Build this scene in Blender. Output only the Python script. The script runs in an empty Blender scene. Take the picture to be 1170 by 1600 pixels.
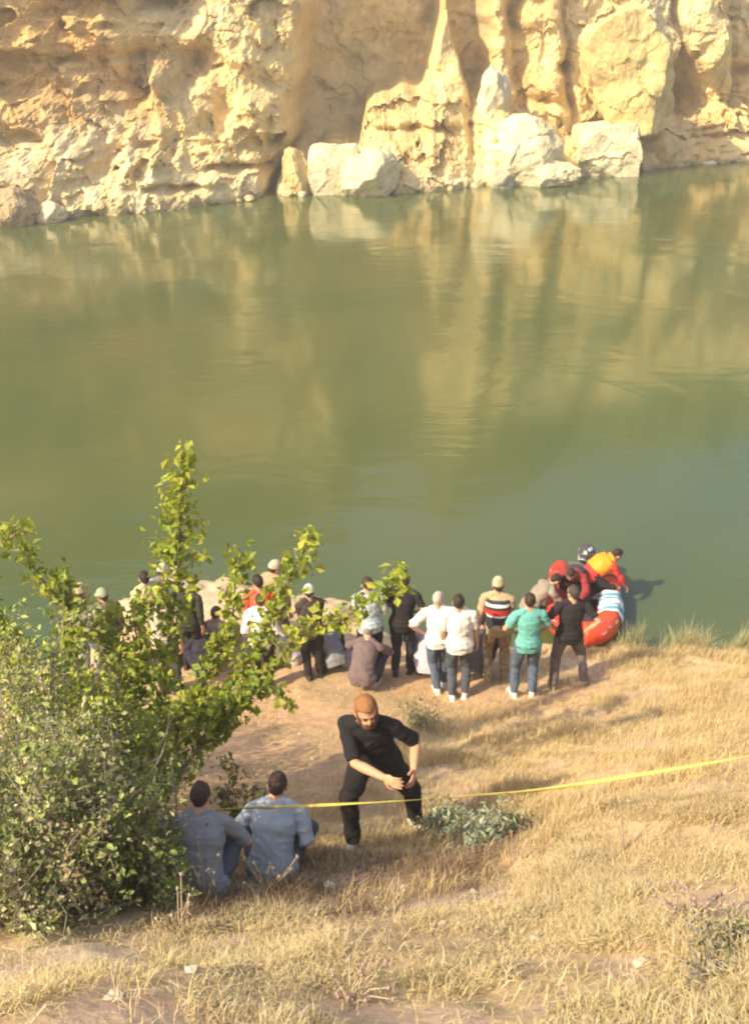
import bpy, bmesh, math, random
import numpy as np
from mathutils import Vector, Matrix, Euler
random.seed(7); RNG = np.random.default_rng(7)
SC = bpy.context.scene; COL = SC.collection
R = math.radians

# ------------------------------------------------------------ camera, sky, sun, exposure
CAM_Z = 9.5; PITCH = 27.5; F = 1600.0
cam_d = bpy.data.cameras.new('camera'); cam = bpy.data.objects.new('camera', cam_d); COL.objects.link(cam)
cam.location = (0, 0, CAM_Z); cam.rotation_euler = (R(90 - PITCH), 0, 0)
cam_d.sensor_fit = 'VERTICAL'; cam_d.sensor_height = 36; cam_d.lens = 36 * F / 1600
cam_d.clip_start = 0.1; cam_d.clip_end = 2000
SC.camera = cam
SUN_EL = 40.0; SUN_TRAVEL = (0.84, 0.54)          # light travels to the right and away from the camera
w = bpy.data.worlds.new('World'); SC.world = w; w.use_nodes = True
nt = w.node_tree; sky = nt.nodes.new('ShaderNodeTexSky'); sky.sky_type = 'NISHITA'; sky.sun_disc = False
sky.sun_elevation = R(SUN_EL)
to_sun = Vector((-SUN_TRAVEL[0], -SUN_TRAVEL[1], 0)).normalized()
sky.sun_rotation = math.atan2(to_sun.x, to_sun.y)
sky.dust_density = 3.0; sky.air_density = 1.0
nt.links.new(sky.outputs[0], nt.nodes['Background'].inputs[0]); nt.nodes['Background'].inputs[1].default_value = 0.145
sd = bpy.data.lights.new('sun', 'SUN'); sd.energy = 4.3; sd.angle = R(0.6); sd.color = (1.0, 0.87, 0.60)
sun = bpy.data.objects.new('sun', sd); COL.objects.link(sun); sun.location = (-20, -12, 30)
dvec = Vector((SUN_TRAVEL[0], SUN_TRAVEL[1], 0)).normalized() * math.cos(R(SUN_EL)) + Vector((0, 0, -math.sin(R(SUN_EL))))
sun.rotation_euler = dvec.to_track_quat('-Z', 'Y').to_euler()
SC.view_settings.view_transform = 'Standard'; SC.view_settings.look = 'None'
SC.view_settings.exposure = 1.0; SC.view_settings.gamma = 1.0
SC.render.engine = 'CYCLES'
try: SC.cycles.pixel_filter_type = 'BLACKMAN_HARRIS'; SC.cycles.filter_width = 2.2
except Exception: pass
SC.cycles.max_bounces = 6; SC.cycles.diffuse_bounces = 3; SC.cycles.glossy_bounces = 3; SC.cycles.transmission_bounces = 2
SC.cycles.use_denoising = True

# ------------------------------------------------------------ picture <-> world helpers
cp, sp_ = math.cos(R(PITCH)), math.sin(R(PITCH))
def ray(u, v):
    a = (u - 585) / F; b = (800 - v) / F
    return np.array([a, cp + b * sp_, -sp_ + b * cp])
def at_z(u, v, z):
    d = ray(u, v); t = (z - CAM_Z) / d[2]; return np.array([0, 0, CAM_Z]) + d * t
def at_y(u, v, y):
    d = ray(u, v); return np.array([0, 0, CAM_Z]) + d * (y / d[1])
def project(x, y, z):
    dz = z - CAM_Z
    depth = y * cp - dz * sp_; up = y * sp_ + dz * cp
    depth = np.maximum(depth, 1e-3)
    return 585 + F * x / depth, 800 - F * up / depth

# ------------------------------------------------------------ numpy noise
def _h(ix, iy, iz, s):
    n = (ix.astype(np.int64) * 374761393 + iy.astype(np.int64) * 668265263 + iz.astype(np.int64) * 2147483647 + s * 974711) & 0xffffffff
    n = ((n ^ (n >> 13)) * 1274126177) & 0xffffffff
    n = ((n ^ (n >> 16)) * 2246822519) & 0xffffffff
    return ((n ^ (n >> 15)) & 0xffffff) / float(0xffffff)
def noise(x, y, z=0.0, s=0):
    x, y, z = np.broadcast_arrays(np.asarray(x, float), np.asarray(y, float), np.asarray(z, float))
    ix, iy, iz = np.floor(x), np.floor(y), np.floor(z)
    fx, fy, fz = x - ix, y - iy, z - iz
    fx, fy, fz = [f * f * (3 - 2 * f) for f in (fx, fy, fz)]
    r = 0
    for a in (0, 1):
        for b in (0, 1):
            for c in (0, 1):
                r = r + _h(ix + a, iy + b, iz + c, s) * (fx if a else 1 - fx) * (fy if b else 1 - fy) * (fz if c else 1 - fz)
    return r * 2 - 1
def fbm(x, y, z=0.0, s=0, o=4, g=0.5):
    r = 0; a = 1; k = 1
    for i in range(o):
        r = r + a * noise(np.asarray(x) * k + i * 7.3, np.asarray(y) * k + i * 3.1, np.asarray(z) * k, s + i); a *= g; k *= 2.03
    return r
def worley(x, y, z, s=0):
    x, y, z = np.broadcast_arrays(x, y, z)
    ix, iy, iz = np.floor(x), np.floor(y), np.floor(z)
    f1 = np.full(x.shape, 9.0); f2 = np.full(x.shape, 9.0)
    for a in (-1, 0, 1):
        for b in (-1, 0, 1):
            for c in (-1, 0, 1):
                jx, jy, jz = ix + a, iy + b, iz + c
                d = np.sqrt((jx + _h(jx, jy, jz, s) - x) ** 2 + (jy + _h(jx, jy, jz, s + 1) - y) ** 2 + (jz + _h(jx, jy, jz, s + 2) - z) ** 2)
                f2 = np.minimum(f2, np.maximum(f1, d)); f1 = np.minimum(f1, d)
    return f1, f2
def facet(x, y, z, s=0, tilt=1.0, step=1.0):
    # flat broken blocks: every cell has its own offset and its own slanted face
    x, y, z = np.broadcast_arrays(x, y, z)
    ix, iy, iz = np.floor(x), np.floor(y), np.floor(z)
    f1 = np.full(x.shape, 9.0); val = np.zeros(x.shape)
    for a in (-1, 0, 1):
        for b in (-1, 0, 1):
            for c in (-1, 0, 1):
                jx, jy, jz = ix + a, iy + b, iz + c
                dx, dy, dz = x - jx - _h(jx, jy, jz, s), y - jy - _h(jx, jy, jz, s + 1), z - jz - _h(jx, jy, jz, s + 2)
                d = dx * dx + dy * dy + dz * dz
                v = step * (_h(jx, jy, jz, s + 3) - .5) + tilt * ((_h(jx, jy, jz, s + 4) - .5) * dx + (_h(jx, jy, jz, s + 5) - .7) * dz)
                k = d < f1; val = np.where(k, v, val); f1 = np.where(k, d, f1)
    return val
def sstep(a, b, x):
    t = np.clip((x - a) / (b - a), 0, 1); return t * t * (3 - 2 * t)
def sig(x): return 1 / (1 + np.exp(-np.clip(x, -40, 40)))

# ------------------------------------------------------------ objects
def put(o, label=None, cat=None, group=None, kind=None):
    if label: o['label'] = label
    if cat: o['category'] = cat
    if group: o['group'] = group
    if kind: o['kind'] = kind
    return o
def empty(name, loc, rz=0.0):
    o = bpy.data.objects.new(name, None); COL.objects.link(o); o.location = loc; o.rotation_euler = (0, 0, rz)
    o.empty_display_size = 0.2
    return o
def mesh_np(name, V, polys, mat, parent=None, smooth=True, colors=None):
    """polys: int array (n,k) or list of such arrays"""
    me = bpy.data.meshes.new(name)
    if not isinstance(polys, (list, tuple)): polys = [polys]
    polys = [np.asarray(p, np.int32) for p in polys if len(p)]
    V = np.asarray(V, np.float32)
    me.vertices.add(len(V)); me.vertices.foreach_set('co', V.ravel())
    loops = np.concatenate([p.ravel() for p in polys]); sizes = np.concatenate([np.full(len(p), p.shape[1], np.int32) for p in polys])
    starts = np.concatenate([[0], np.cumsum(sizes)[:-1]]).astype(np.int32)
    me.loops.add(len(loops)); me.loops.foreach_set('vertex_index', loops)
    me.polygons.add(len(sizes)); me.polygons.foreach_set('loop_start', starts)
    me.polygons.foreach_set('use_smooth', np.full(len(sizes), smooth))
    if colors is not None:
        ca = me.color_attributes.new('tint', 'FLOAT_COLOR', 'POINT')
        c = np.ones((len(V), 4), np.float32); c[:, :3] = colors; ca.data.foreach_set('color', c.ravel())
    me.update(calc_edges=True); me.validate()
    o = bpy.data.objects.new(name, me); COL.objects.link(o)
    if mat: me.materials.append(mat)
    if parent: o.parent = parent
    return o
class MB:
    def __init__(s): s.V = []; s.Q = []; s.T = []; s.n = 0
    def add(s, V, Q=(), T=()):
        V = np.asarray(V, float).reshape(-1, 3); s.V.append(V)
        if len(Q): s.Q.append(np.asarray(Q) + s.n)
        if len(T): s.T.append(np.asarray(T) + s.n)
        s.n += len(V)
    def rings(s, rings, cap=True):
        n = len(rings[0]); m = len(rings); V = np.concatenate(rings)
        i = np.arange(n); j = (i + 1) % n; Q = []
        for k in range(m - 1):
            Q.append(np.stack([k * n + i, k * n + j, (k + 1) * n + j, (k + 1) * n + i], 1))
        T = []
        if cap:
            V = np.vstack([V, rings[0].mean(0), rings[-1].mean(0)])
            T = np.vstack([np.stack([j, i, np.full(n, m * n)], 1), np.stack([(m - 1) * n + i, (m - 1) * n + j, np.full(n, m * n + 1)], 1)])
        s.add(V, np.concatenate(Q), T)
    def tube(s, pts, rad, n=8, cap=True, round_ends=False):
        pts = [np.asarray(p, float) for p in pts]
        rad = [rad] * len(pts) if np.isscalar(rad) else list(rad)
        if round_ends:
            a = pts[0] - pts[1]; a /= np.linalg.norm(a) + 1e-9; b = pts[-1] - pts[-2]; b /= np.linalg.norm(b) + 1e-9
            r0, r1 = rad[0], rad[-1]
            pts = [pts[0] + a * r0 * .98, pts[0] + a * r0 * .75, pts[0] + a * r0 * .4] + pts + [pts[-1] + b * r1 * .4, pts[-1] + b * r1 * .75, pts[-1] + b * r1 * .98]
            rad = [r0 * .2, r0 * .66, r0 * .92] + rad + [r1 * .92, r1 * .66, r1 * .2]
        t = pts[1] - pts[0]; t = t / (np.linalg.norm(t) + 1e-9)
        up = np.array([0, 0, 1.]) if abs(t[2]) < .9 else np.array([1., 0, 0]); sd = np.cross(t, up); sd /= np.linalg.norm(sd)
        th = np.arange(n) * 2 * math.pi / n; out = []
        for k, p in enumerate(pts):
            t = pts[min(k + 1, len(pts) - 1)] - pts[max(k - 1, 0)]; t = t / (np.linalg.norm(t) + 1e-9)
            sd = sd - t * sd.dot(t); sd /= np.linalg.norm(sd) + 1e-9; u = np.cross(t, sd)
            out.append(p + rad[k] * (np.cos(th)[:, None] * sd + np.sin(th)[:, None] * u))
        s.rings(out, cap)
    def ell(s, c, r, M=None, n=12, m=8):
        c = np.asarray(c, float); th = np.arange(n) * 2 * math.pi / n; out = []
        M = np.eye(3) if M is None else M
        for k in range(m + 1):
            ph = -math.pi / 2 + math.pi * (k / m if 0 < k < m else (0.03 if k == 0 else .97))
            loc = np.stack([np.cos(th) * math.cos(ph) * r[0], np.sin(th) * math.cos(ph) * r[1], np.full(n, math.sin(ph) * r[2])], 1)
            out.append(c + loc @ M.T)
        s.rings(out)
    def box(s, c, h, M=None):
        M = np.eye(3) if M is None else M
        V = np.array([[x, y, z] for x in (-1, 1) for y in (-1, 1) for z in (-1, 1)], float) * np.asarray(h)
        s.add(np.asarray(c) + V @ M.T, [[0, 1, 3, 2], [4, 6, 7, 5], [0, 4, 5, 1], [2, 3, 7, 6], [0, 2, 6, 4], [1, 5, 7, 3]])
    def build(s, name, mat, parent=None, smooth=True, voxel=None, relax=2, wrinkle=0.0, wscale=9.0, bevel=0.0, subsurf=0):
        o = mesh_np(name, np.concatenate(s.V), ([np.concatenate(s.Q)] if s.Q else []) + ([np.concatenate(s.T)] if s.T else []), mat, None, smooth)
        if voxel or bevel or subsurf:
            if voxel:
                m = o.modifiers.new('r', 'REMESH'); m.mode = 'VOXEL'; m.voxel_size = voxel; m.use_smooth_shade = smooth
                if relax:
                    m = o.modifiers.new('s', 'SMOOTH'); m.iterations = relax; m.factor = 0.5
            if bevel:
                m = o.modifiers.new('b', 'BEVEL'); m.width = bevel; m.segments = 3
            if subsurf:
                m = o.modifiers.new('u', 'SUBSURF'); m.levels = subsurf
            dg = bpy.context.evaluated_depsgraph_get()
            me = bpy.data.meshes.new_from_object(o.evaluated_get(dg)); old = o.data
            o.modifiers.clear(); o.data = me; bpy.data.meshes.remove(old); me.name = name
        if wrinkle:
            me = o.data; n = len(me.vertices); co = np.empty(n * 3, np.float32); me.vertices.foreach_get('co', co); co = co.reshape(-1, 3)
            no = np.empty(n * 3, np.float32); me.vertices.foreach_get('normal', no); no = no.reshape(-1, 3)
            k = fbm(co[:, 0] * wscale, co[:, 1] * wscale, co[:, 2] * wscale * .6, s.n % 97, 3)
            r = 1 - np.abs(fbm(co[:, 0] * wscale * .8 + co[:, 2] * 5, co[:, 1] * wscale * .8, co[:, 2] * wscale * 1.3, 31 + s.n % 53, 2)) * 2
            co += no * (np.maximum(k * .6 + r * .5, -.25) * wrinkle)[:, None]
            me.vertices.foreach_set('co', co.ravel()); me.update()
        if smooth: o.data.polygons.foreach_set('use_smooth', np.full(len(o.data.polygons), True))
        if parent: o.parent = parent
        return o

# ------------------------------------------------------------ materials
_M = {}
def mat(name, col, rough=0.8, var=0.15, scale=6.0, bump=0.0, bscale=60.0, metal=0.0, spec=0.3, sub=0.0, alpha=None):
    if name in _M: return _M[name]
    m = bpy.data.materials.new(name); m.use_nodes = True; nt = m.node_tree; N = nt.nodes; L = nt.links
    b = N['Principled BSDF']; b.inputs['Roughness'].default_value = rough; b.inputs['Metallic'].default_value = metal
    b.inputs['Specular IOR Level'].default_value = spec
    tc = N.new('ShaderNodeTexCoord'); nz = N.new('ShaderNodeTexNoise'); nz.inputs['Scale'].default_value = scale; nz.inputs['Detail'].default_value = 4
    L.new(tc.outputs['Object'], nz.inputs['Vector'])
    mx = N.new('ShaderNodeMix'); mx.data_type = 'RGBA'; L.new(nz.outputs['Fac'], mx.inputs[0])
    mx.inputs[6].default_value = (*[c * (1 - var) for c in col], 1); mx.inputs[7].default_value = (*[min(1, c * (1 + var)) for c in col], 1)
    L.new(mx.outputs[2], b.inputs['Base Color'])
    if bump:
        n2 = N.new('ShaderNodeTexNoise'); n2.inputs['Scale'].default_value = bscale; n2.inputs['Detail'].default_value = 3; L.new(tc.outputs['Object'], n2.inputs['Vector'])
        bp = N.new('ShaderNodeBump'); bp.inputs['Strength'].default_value = bump; bp.inputs['Distance'].default_value = .01
        L.new(n2.outputs['Fac'], bp.inputs['Height']); L.new(bp.outputs[0], b.inputs['Normal'])
    if sub:
        b.inputs['Subsurface Weight'].default_value = sub; b.inputs['Subsurface Radius'].default_value = (.02, .008, .004)
    _M[name] = m; return m
def mat_tint(name, rough=0.9, trans=0.0, bump=0.0, bscale=4.0, bdist=0.1, var=0.25, vscale=3.0, spec=0.2, base=None):
    """colour from the 'tint' attribute times a procedural variation"""
    if name in _M: return _M[name]
    m = bpy.data.materials.new(name); m.use_nodes = True; nt = m.node_tree; N = nt.nodes; L = nt.links
    b = N['Principled BSDF']; b.inputs['Roughness'].default_value = rough; b.inputs['Specular IOR Level'].default_value = spec
    at = N.new('ShaderNodeAttribute'); at.attribute_name = 'tint'
    tc = N.new('ShaderNodeTexCoord'); nz = N.new('ShaderNodeTexNoise'); nz.inputs['Scale'].default_value = vscale; nz.inputs['Detail'].default_value = 8; nz.inputs['Roughness'].default_value = .65
    L.new(tc.outputs['Object'], nz.inputs['Vector'])
    mr = N.new('ShaderNodeMapRange'); mr.inputs[1].default_value = .3; mr.inputs[2].default_value = .7; mr.inputs[3].default_value = 1 - var; mr.inputs[4].default_value = 1 + var
    L.new(nz.outputs['Fac'], mr.inputs[0])
    mx = N.new('ShaderNodeMix'); mx.data_type = 'RGBA'; mx.blend_type = 'MULTIPLY'; mx.inputs[0].default_value = 1
    L.new(at.outputs['Color'], mx.inputs[6]); L.new(mr.outputs[0], mx.inputs[7])
    L.new(mx.outputs[2], b.inputs['Base Color'])
    if bump:
        n2 = N.new('ShaderNodeTexNoise'); n2.inputs['Scale'].default_value = bscale; n2.inputs['Detail'].default_value = 10; n2.inputs['Roughness'].default_value = .6; L.new(tc.outputs['Object'], n2.inputs['Vector'])
        bp = N.new('ShaderNodeBump'); bp.inputs['Strength'].default_value = bump; bp.inputs['Distance'].default_value = bdist
        L.new(n2.outputs['Fac'], bp.inputs['Height']); L.new(bp.outputs[0], b.inputs['Normal'])
    if trans:
        tr = N.new('ShaderNodeBsdfTranslucent'); ms = N.new('ShaderNodeMixShader'); ms.inputs[0].default_value = trans
        L.new(mx.outputs[2], tr.inputs[0]); L.new(b.outputs[0], ms.inputs[1]); L.new(tr.outputs[0], ms.inputs[2]); L.new(ms.outputs[0], N['Material Output'].inputs[0])
    _M[name] = m; return m

# ============================================================ NEAR BANK (ground)
ctrl = []
def C(u, v, z): p = at_z(u, v, z); ctrl.append((p[0], p[1], z))
for u, v, z in [(-200, 1650, 6.2), (0, 1600, 6.3), (300, 1600, 6.25), (585, 1600, 6.2), (900, 1600, 6.25), (1170, 1600, 6.3), (1370, 1620, 6.4),
                (0, 1520, 5.35), (300, 1480, 5.0), (600, 1430, 4.6), (900, 1400, 4.85), (1170, 1380, 5.05),
                (900, 1300, 4.05), (1170, 1215, 3.9), (1350, 1170, 3.9),
                (700, 1390, 4.15), (480, 1400, 4.0), (-150, 1560, 5.4),
                (330, 1350, 3.55), (440, 1345, 3.5), (555, 1325, 2.95), (640, 1300, 2.8), (760, 1310, 3.35), (880, 1265, 3.3),
                (400, 1240, 2.2), (600, 1220, 2.1), (800, 1210, 2.2), (1000, 1180, 2.5), (1170, 1150, 2.6), (1350, 1130, 2.6),
                (150, 1350, 3.9), (0, 1350, 3.9), (-200, 1380, 3.9), (150, 1200, 2.2), (0, 1220, 2.2),
                (420, 1140, 1.15), (600, 1120, 1.05), (800, 1120, 1.15), (1000, 1100, 1.35), (1170, 1080, 1.4), (1350, 1070, 1.4),
                (560, 1075, .75), (700, 1092, .8), (820, 1088, .8), (1000, 1040, .75), (1170, 1040, .7), (900, 1050, .6),
                (250, 1085, .75), (420, 1070, .65), (100, 1120, .8), (-100, 1150, .9),
                (640, 1045, .55), (480, 1000, .5), (400, 960, .5), (330, 940, .5), (250, 960, .5), (200, 1000, .5), (760, 1050, .55), (300, 1020, .6)]: C(u, v, z)
for u, v in [(-300, 1150), (-100, 1125), (0, 1085), (105, 1010), (160, 958), (230, 928), (300, 904), (345, 904), (400, 915), (480, 934), (545, 945), (600, 985), (650, 1010), (740, 1012), (850, 1005), (980, 1012), (1170, 1018), (1400, 1010)]:
    C(u, v, 0.0)
    p = at_z(u, v, 0.0); ctrl.append((p[0] + (-1.3 if u < 200 else 0), p[1] + (1.6 if 200 < u < 2000 else .9), -0.9))
for X in (-45, -22, 24, 48):
    for Y, Z in [(-16, 20), (-4, 12), (3, 7.0), (8, 3.2), (12.5, .9), (14, 0), (17, -1.2), (24, -2.5)]: ctrl.append((X, Y, Z))
for X in (-6, 0, 6): ctrl += [(X, 0, 8.0), (X, -6, 11.5), (X, -16, 18), (X, 24, -2.5)]
ctrl = np.array(ctrl)
def kern(r): return -np.sqrt(r * r + 0.35)
D = np.sqrt(((ctrl[:, None, :2] - ctrl[None, :, :2]) ** 2).sum(-1))
A = kern(D) + np.eye(len(ctrl)) * -0.002
n = len(ctrl); Pm = np.hstack([np.ones((n, 1)), ctrl[:, :2]])
sol = np.linalg.solve(np.block([[A, Pm], [Pm.T, np.zeros((3, 3))]]), np.concatenate([ctrl[:, 2], [0, 0, 0]]))
def stretch(lo, hi, step, far_lo, far_hi, g=1.12):
    a = list(np.arange(lo, hi + step / 2, step)); s = step
    x = a[-1]
    while x < far_hi: s *= g; x += s; a.append(x)
    s = step; x = a[0]
    while x > far_lo: s *= g; x -= s; a.insert(0, x)
    return np.array(a)
gx = stretch(-9, 9.5, .07, -60, 60); gy = stretch(1.5, 17.5, .07, -14, 24)
GX, GY = np.meshgrid(gx, gy)
def rbf(x, y):
    x = np.asarray(x, float); sh = x.shape; x = x.ravel(); y = np.asarray(y, float).ravel(); out = np.empty(len(x))
    for k in range(0, len(x), 20000):
        d = np.sqrt((x[k:k + 20000, None] - ctrl[None, :, 0]) ** 2 + (y[k:k + 20000, None] - ctrl[None, :, 1]) ** 2)
        out[k:k + 20000] = kern(d) @ sol[:n] + sol[n] + sol[n + 1] * x[k:k + 20000] + sol[n + 2] * y[k:k + 20000]
    return out.reshape(sh)
GZ = rbf(GX, GY)
GU, GV = project(GX, GY, GZ)
# bare trodden earth: the path and the spit
def poly_mask(U, V, pts, soft=18):
    pts = np.array(pts, float); inside = np.zeros(U.shape, bool); dmin = np.full(U.shape, 1e9)
    for i in range(len(pts)):
        x1, y1 = pts[i]; x2, y2 = pts[(i + 1) % len(pts)]
        cond = ((y1 > V) != (y2 > V)); xs = (x2 - x1) * (V - y1) / (y2 - y1 + 1e-9) + x1
        inside ^= cond & (U < xs)
        t = np.clip(((U - x1) * (x2 - x1) + (V - y1) * (y2 - y1)) / ((x2 - x1) ** 2 + (y2 - y1) ** 2), 0, 1)
        dmin = np.minimum(dmin, np.hypot(U - x1 - t * (x2 - x1), V - y1 - t * (y2 - y1)))
    return sig(np.where(inside, dmin, -dmin) / soft)
PATH = [(100, 1100), (150, 960), (300, 890), (560, 930), (620, 1000), (760, 1040), (960, 1060), (960, 1085), (840, 1110), (720, 1125), (660, 1150), (560, 1180), (540, 1230), (470, 1290), (380, 1290), (290, 1300), (200, 1260)]
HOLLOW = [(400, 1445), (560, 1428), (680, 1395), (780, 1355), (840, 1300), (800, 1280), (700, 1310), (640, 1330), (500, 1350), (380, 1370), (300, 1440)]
TRACK = [(-50, 1560), (150, 1510), (420, 1470), (640, 1452), (800, 1395), (860, 1340), (780, 1360), (680, 1402), (540, 1432), (400, 1450), (150, 1475), (-50, 1500)]
near = GY > 1.0
m_path = poly_mask(GU, GV, PATH, 12) * near
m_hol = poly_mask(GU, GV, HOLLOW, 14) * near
m_trk = poly_mask(GU, GV, TRACK, 10) * near
bump = fbm(GX * 1.1, GY * 1.1, 0, 5, 4) * .07 + fbm(GX * 6, GY * 6, 0, 9, 3) * .018
GZ = GZ + bump * np.where(m_path > .5, .6, 1.0) * np.where(GZ < .15, .5, 1)
# low crumbly edge where the spit meets the water
GZ = np.where((GZ > -.25) & (GZ < .35), GZ + .10 * (fbm(GX * 3, GY * 3, 0, 21, 3)) * (GZ > 0.02), GZ)
def H(x, y):
    i = np.clip(np.searchsorted(gx, x) - 1, 0, len(gx) - 2); j = np.clip(np.searchsorted(gy, y) - 1, 0, len(gy) - 2)
    fx = (x - gx[i]) / (gx[i + 1] - gx[i]); fy = (y - gy[j]) / (gy[j + 1] - gy[j])
    return (GZ[j, i] * (1 - fx) + GZ[j, i + 1] * fx) * (1 - fy) + (GZ[j + 1, i] * (1 - fx) + GZ[j + 1, i + 1] * fx) * fy
def ground(u, v):
    d = ray(u, v); t = 1.5
    while t < 60:
        p = np.array([0, 0, CAM_Z]) + d * t
        if p[2] < H(p[0], p[1]): break
        t += .02
    return np.array([p[0], p[1], float(H(p[0], p[1]))])
n1 = fbm(GX * .9, GY * .9, 0, 40, 4); n2 = fbm(GX * 5, GY * 5, 0, 44, 4)
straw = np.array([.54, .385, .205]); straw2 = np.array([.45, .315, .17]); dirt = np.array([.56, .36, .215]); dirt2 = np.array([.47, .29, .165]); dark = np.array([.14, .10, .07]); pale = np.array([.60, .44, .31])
k = sstep(-.5, .6, n1)[..., None]; colr = straw * k + straw2 * (1 - k)
k = sstep(-.6, .6, n2 * .7 + n1 * .5)[..., None]; dcol = dirt * k + dirt2 * (1 - k); k = (sstep(.25, .8, fbm(GX * 1.7, GY * 1.7, 0, 51, 5)) * .75)[..., None]; dcol = dcol * (1 - k) + np.array([.38, .26, .14]) * k
nm = np.clip(m_path + n2 * .25 * (m_path > .1) * (m_path < .9), 0, 1)[..., None]
colr = colr * (1 - nm) + dcol * nm
k = (m_path * sstep(1010, 930, GV) * .8 * near)[..., None]; colr = colr * (1 - k) + np.array([.58, .45, .29]) * k
k = (sstep(.15, .6, fbm(GX * 1.3, GY * 1.3, 0, 57, 4)) * (1 - m_path) * .8)[..., None]; colr = colr * (1 - k) + np.array([.50, .345, .25]) * k
k = np.clip(m_trk * (1 + n2 * .4), 0, 1)[..., None]; colr = colr * (1 - k * .9) + pale * k * .9
k = np.clip(m_hol * (.8 + n2 * .7), 0, 1)[..., None]; colr = colr * (1 - k * .8) + dark * k * .8  # hollow: brown soil, with the shade lying there darkened into its colour
k = (sstep(.35, .03, GZ) * (GY > 9))[..., None]; colr = colr * (1 - k) + np.array([.50, .38, .22]) * k
k = sstep(.03, -.02, GZ)[..., None]; colr = colr * (1 - k * .6) + np.array([.16, .13, .06]) * k * .6
ny, nx = GX.shape; idx = np.arange(ny * nx).reshape(ny, nx)
Qd = np.stack([idx[:-1, :-1], idx[:-1, 1:], idx[1:, 1:], idx[1:, :-1]], -1).reshape(-1, 4)
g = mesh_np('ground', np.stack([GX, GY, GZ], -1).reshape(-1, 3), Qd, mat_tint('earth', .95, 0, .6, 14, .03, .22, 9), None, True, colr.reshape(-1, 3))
put(g, kind='structure')

# ============================================================ WATER
def water_mat():
    m = bpy.data.materials.new('lake_water'); m.use_nodes = True; nt = m.node_tree; N = nt.nodes; L = nt.links
    b = N['Principled BSDF']; b.inputs['Roughness'].default_value = .10; b.inputs['IOR'].default_value = 1.55
    tc = N.new('ShaderNodeTexCoord')
    def nz(scale, sc, det=3, dist=0.0):
        mp = N.new('ShaderNodeMapping'); mp.inputs['Scale'].default_value = sc; L.new(tc.outputs['Object'], mp.inputs[0])
        t = N.new('ShaderNodeTexNoise'); t.inputs['Scale'].default_value = scale; t.inputs['Detail'].default_value = det; t.inputs['Distortion'].default_value = dist; L.new(mp.outputs[0], t.inputs['Vector']); return t
    big = nz(.07, (1, 1, 1), 3, .5)
    cr = N.new('ShaderNodeValToRGB'); cr.color_ramp.elements[0].position = .35; cr.color_ramp.elements[1].position = .68
    cr.color_ramp.elements[0].color = (.046, .080, .027, 1); cr.color_ramp.elements[1].color = (.096, .100, .032, 1)
    L.new(big.outputs['Fac'], cr.inputs[0]); L.new(cr.outputs[0], b.inputs['Base Color'])
    w1 = nz(1.3, (.55, 1.6, 1), 4, .6); w2 = nz(5.5, (.6, 1.5, 1), 3, .4); patch = nz(.16, (1, 1.3, 1), 3, .8)
    pr = N.new('ShaderNodeMapRange'); pr.inputs[1].default_value = .46; pr.inputs[2].default_value = .66; pr.inputs[3].default_value = .05; pr.inputs[4].default_value = .9
    L.new(patch.outputs['Fac'], pr.inputs[0])
    ad = N.new('ShaderNodeMath'); ad.operation = 'MULTIPLY_ADD'; L.new(w2.outputs['Fac'], ad.inputs[0]); ad.inputs[1].default_value = .30; L.new(w1.outputs['Fac'], ad.inputs[2])
    ml = N.new('ShaderNodeMath'); ml.operation = 'MULTIPLY'; L.new(ad.outputs[0], ml.inputs[0]); L.new(pr.outputs[0], ml.inputs[1])
    bp = N.new('ShaderNodeBump'); bp.inputs['Strength'].default_value = .36; bp.inputs['Distance'].default_value = .06
    L.new(ml.outputs[0], bp.inputs['Height']); L.new(bp.outputs[0], b.inputs['Normal'])
    return m
o = mesh_np('lake_water', [[-300, -2, 0], [300, -2, 0], [300, 300, 0], [-300, 300, 0]], np.array([[0, 1, 2, 3]]), water_mat())
put(o, kind='structure')

# ============================================================ CLIFF
SL = np.array([at_z(u, v, 0)[:2] for u, v in [(-150, 372), (0, 352), (160, 338), (300, 325), (430, 309), (620, 300), (750, 291), (880, 282), (1010, 266), (1170, 250), (1400, 236)]])
def base_y(x):
    y = np.interp(x, SL[:, 0], SL[:, 1])
    y = np.where(x < SL[0, 0], SL[0, 1] + (x - SL[0, 0]) * .25, y)
    return np.where(x > SL[-1, 0], SL[-1, 1] + (x - SL[-1, 0]) * .35, y)
BACK = 10.4      # how far the rear wall stands behind the waterline
cx = stretch(-26, 32, .08, -120, 140, 1.10); cz = np.concatenate([[-1.2, -.6, -.3], np.arange(0, 12.6, .08), 12.6 + np.cumsum(.12 * 1.09 ** np.arange(30))])
CX, CZ = np.meshgrid(cx, cz)
BY = base_y(CX)
zc = np.clip(CZ, 0, 60)
Y0 = BY + 3.0 + .22 * zc                                       # neutral wall used to look up picture coordinates
U, V = project(CX, Y0, CZ)
nB = fbm(CX * .18, CZ * .18, BY * .1, 60, 4)
warpu = fbm(CX * .5, CZ * .5, 0, 66, 3) * 9
Uw = U + warpu; Vw = V + fbm(CX * .5, CZ * .5, 4, 67, 3) * 7
def ga(u, v, ru, rv): return np.exp(-(((Uw - u) / ru) ** 2 + ((Vw - v) / rv) ** 2))
rec = np.full(U.shape, 0.0)
uE = np.interp(Vw, [-300, 0, 60, 150, 220, 300, 360], [520, 482, 472, 466, 450, 420, 400])
Lm = sig((uE - Uw) / 3.5)
Rm = sig((Uw - np.interp(Vw, [-300, 0, 150, 200], [740, 764, 762, 740])) / 3.0)
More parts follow.
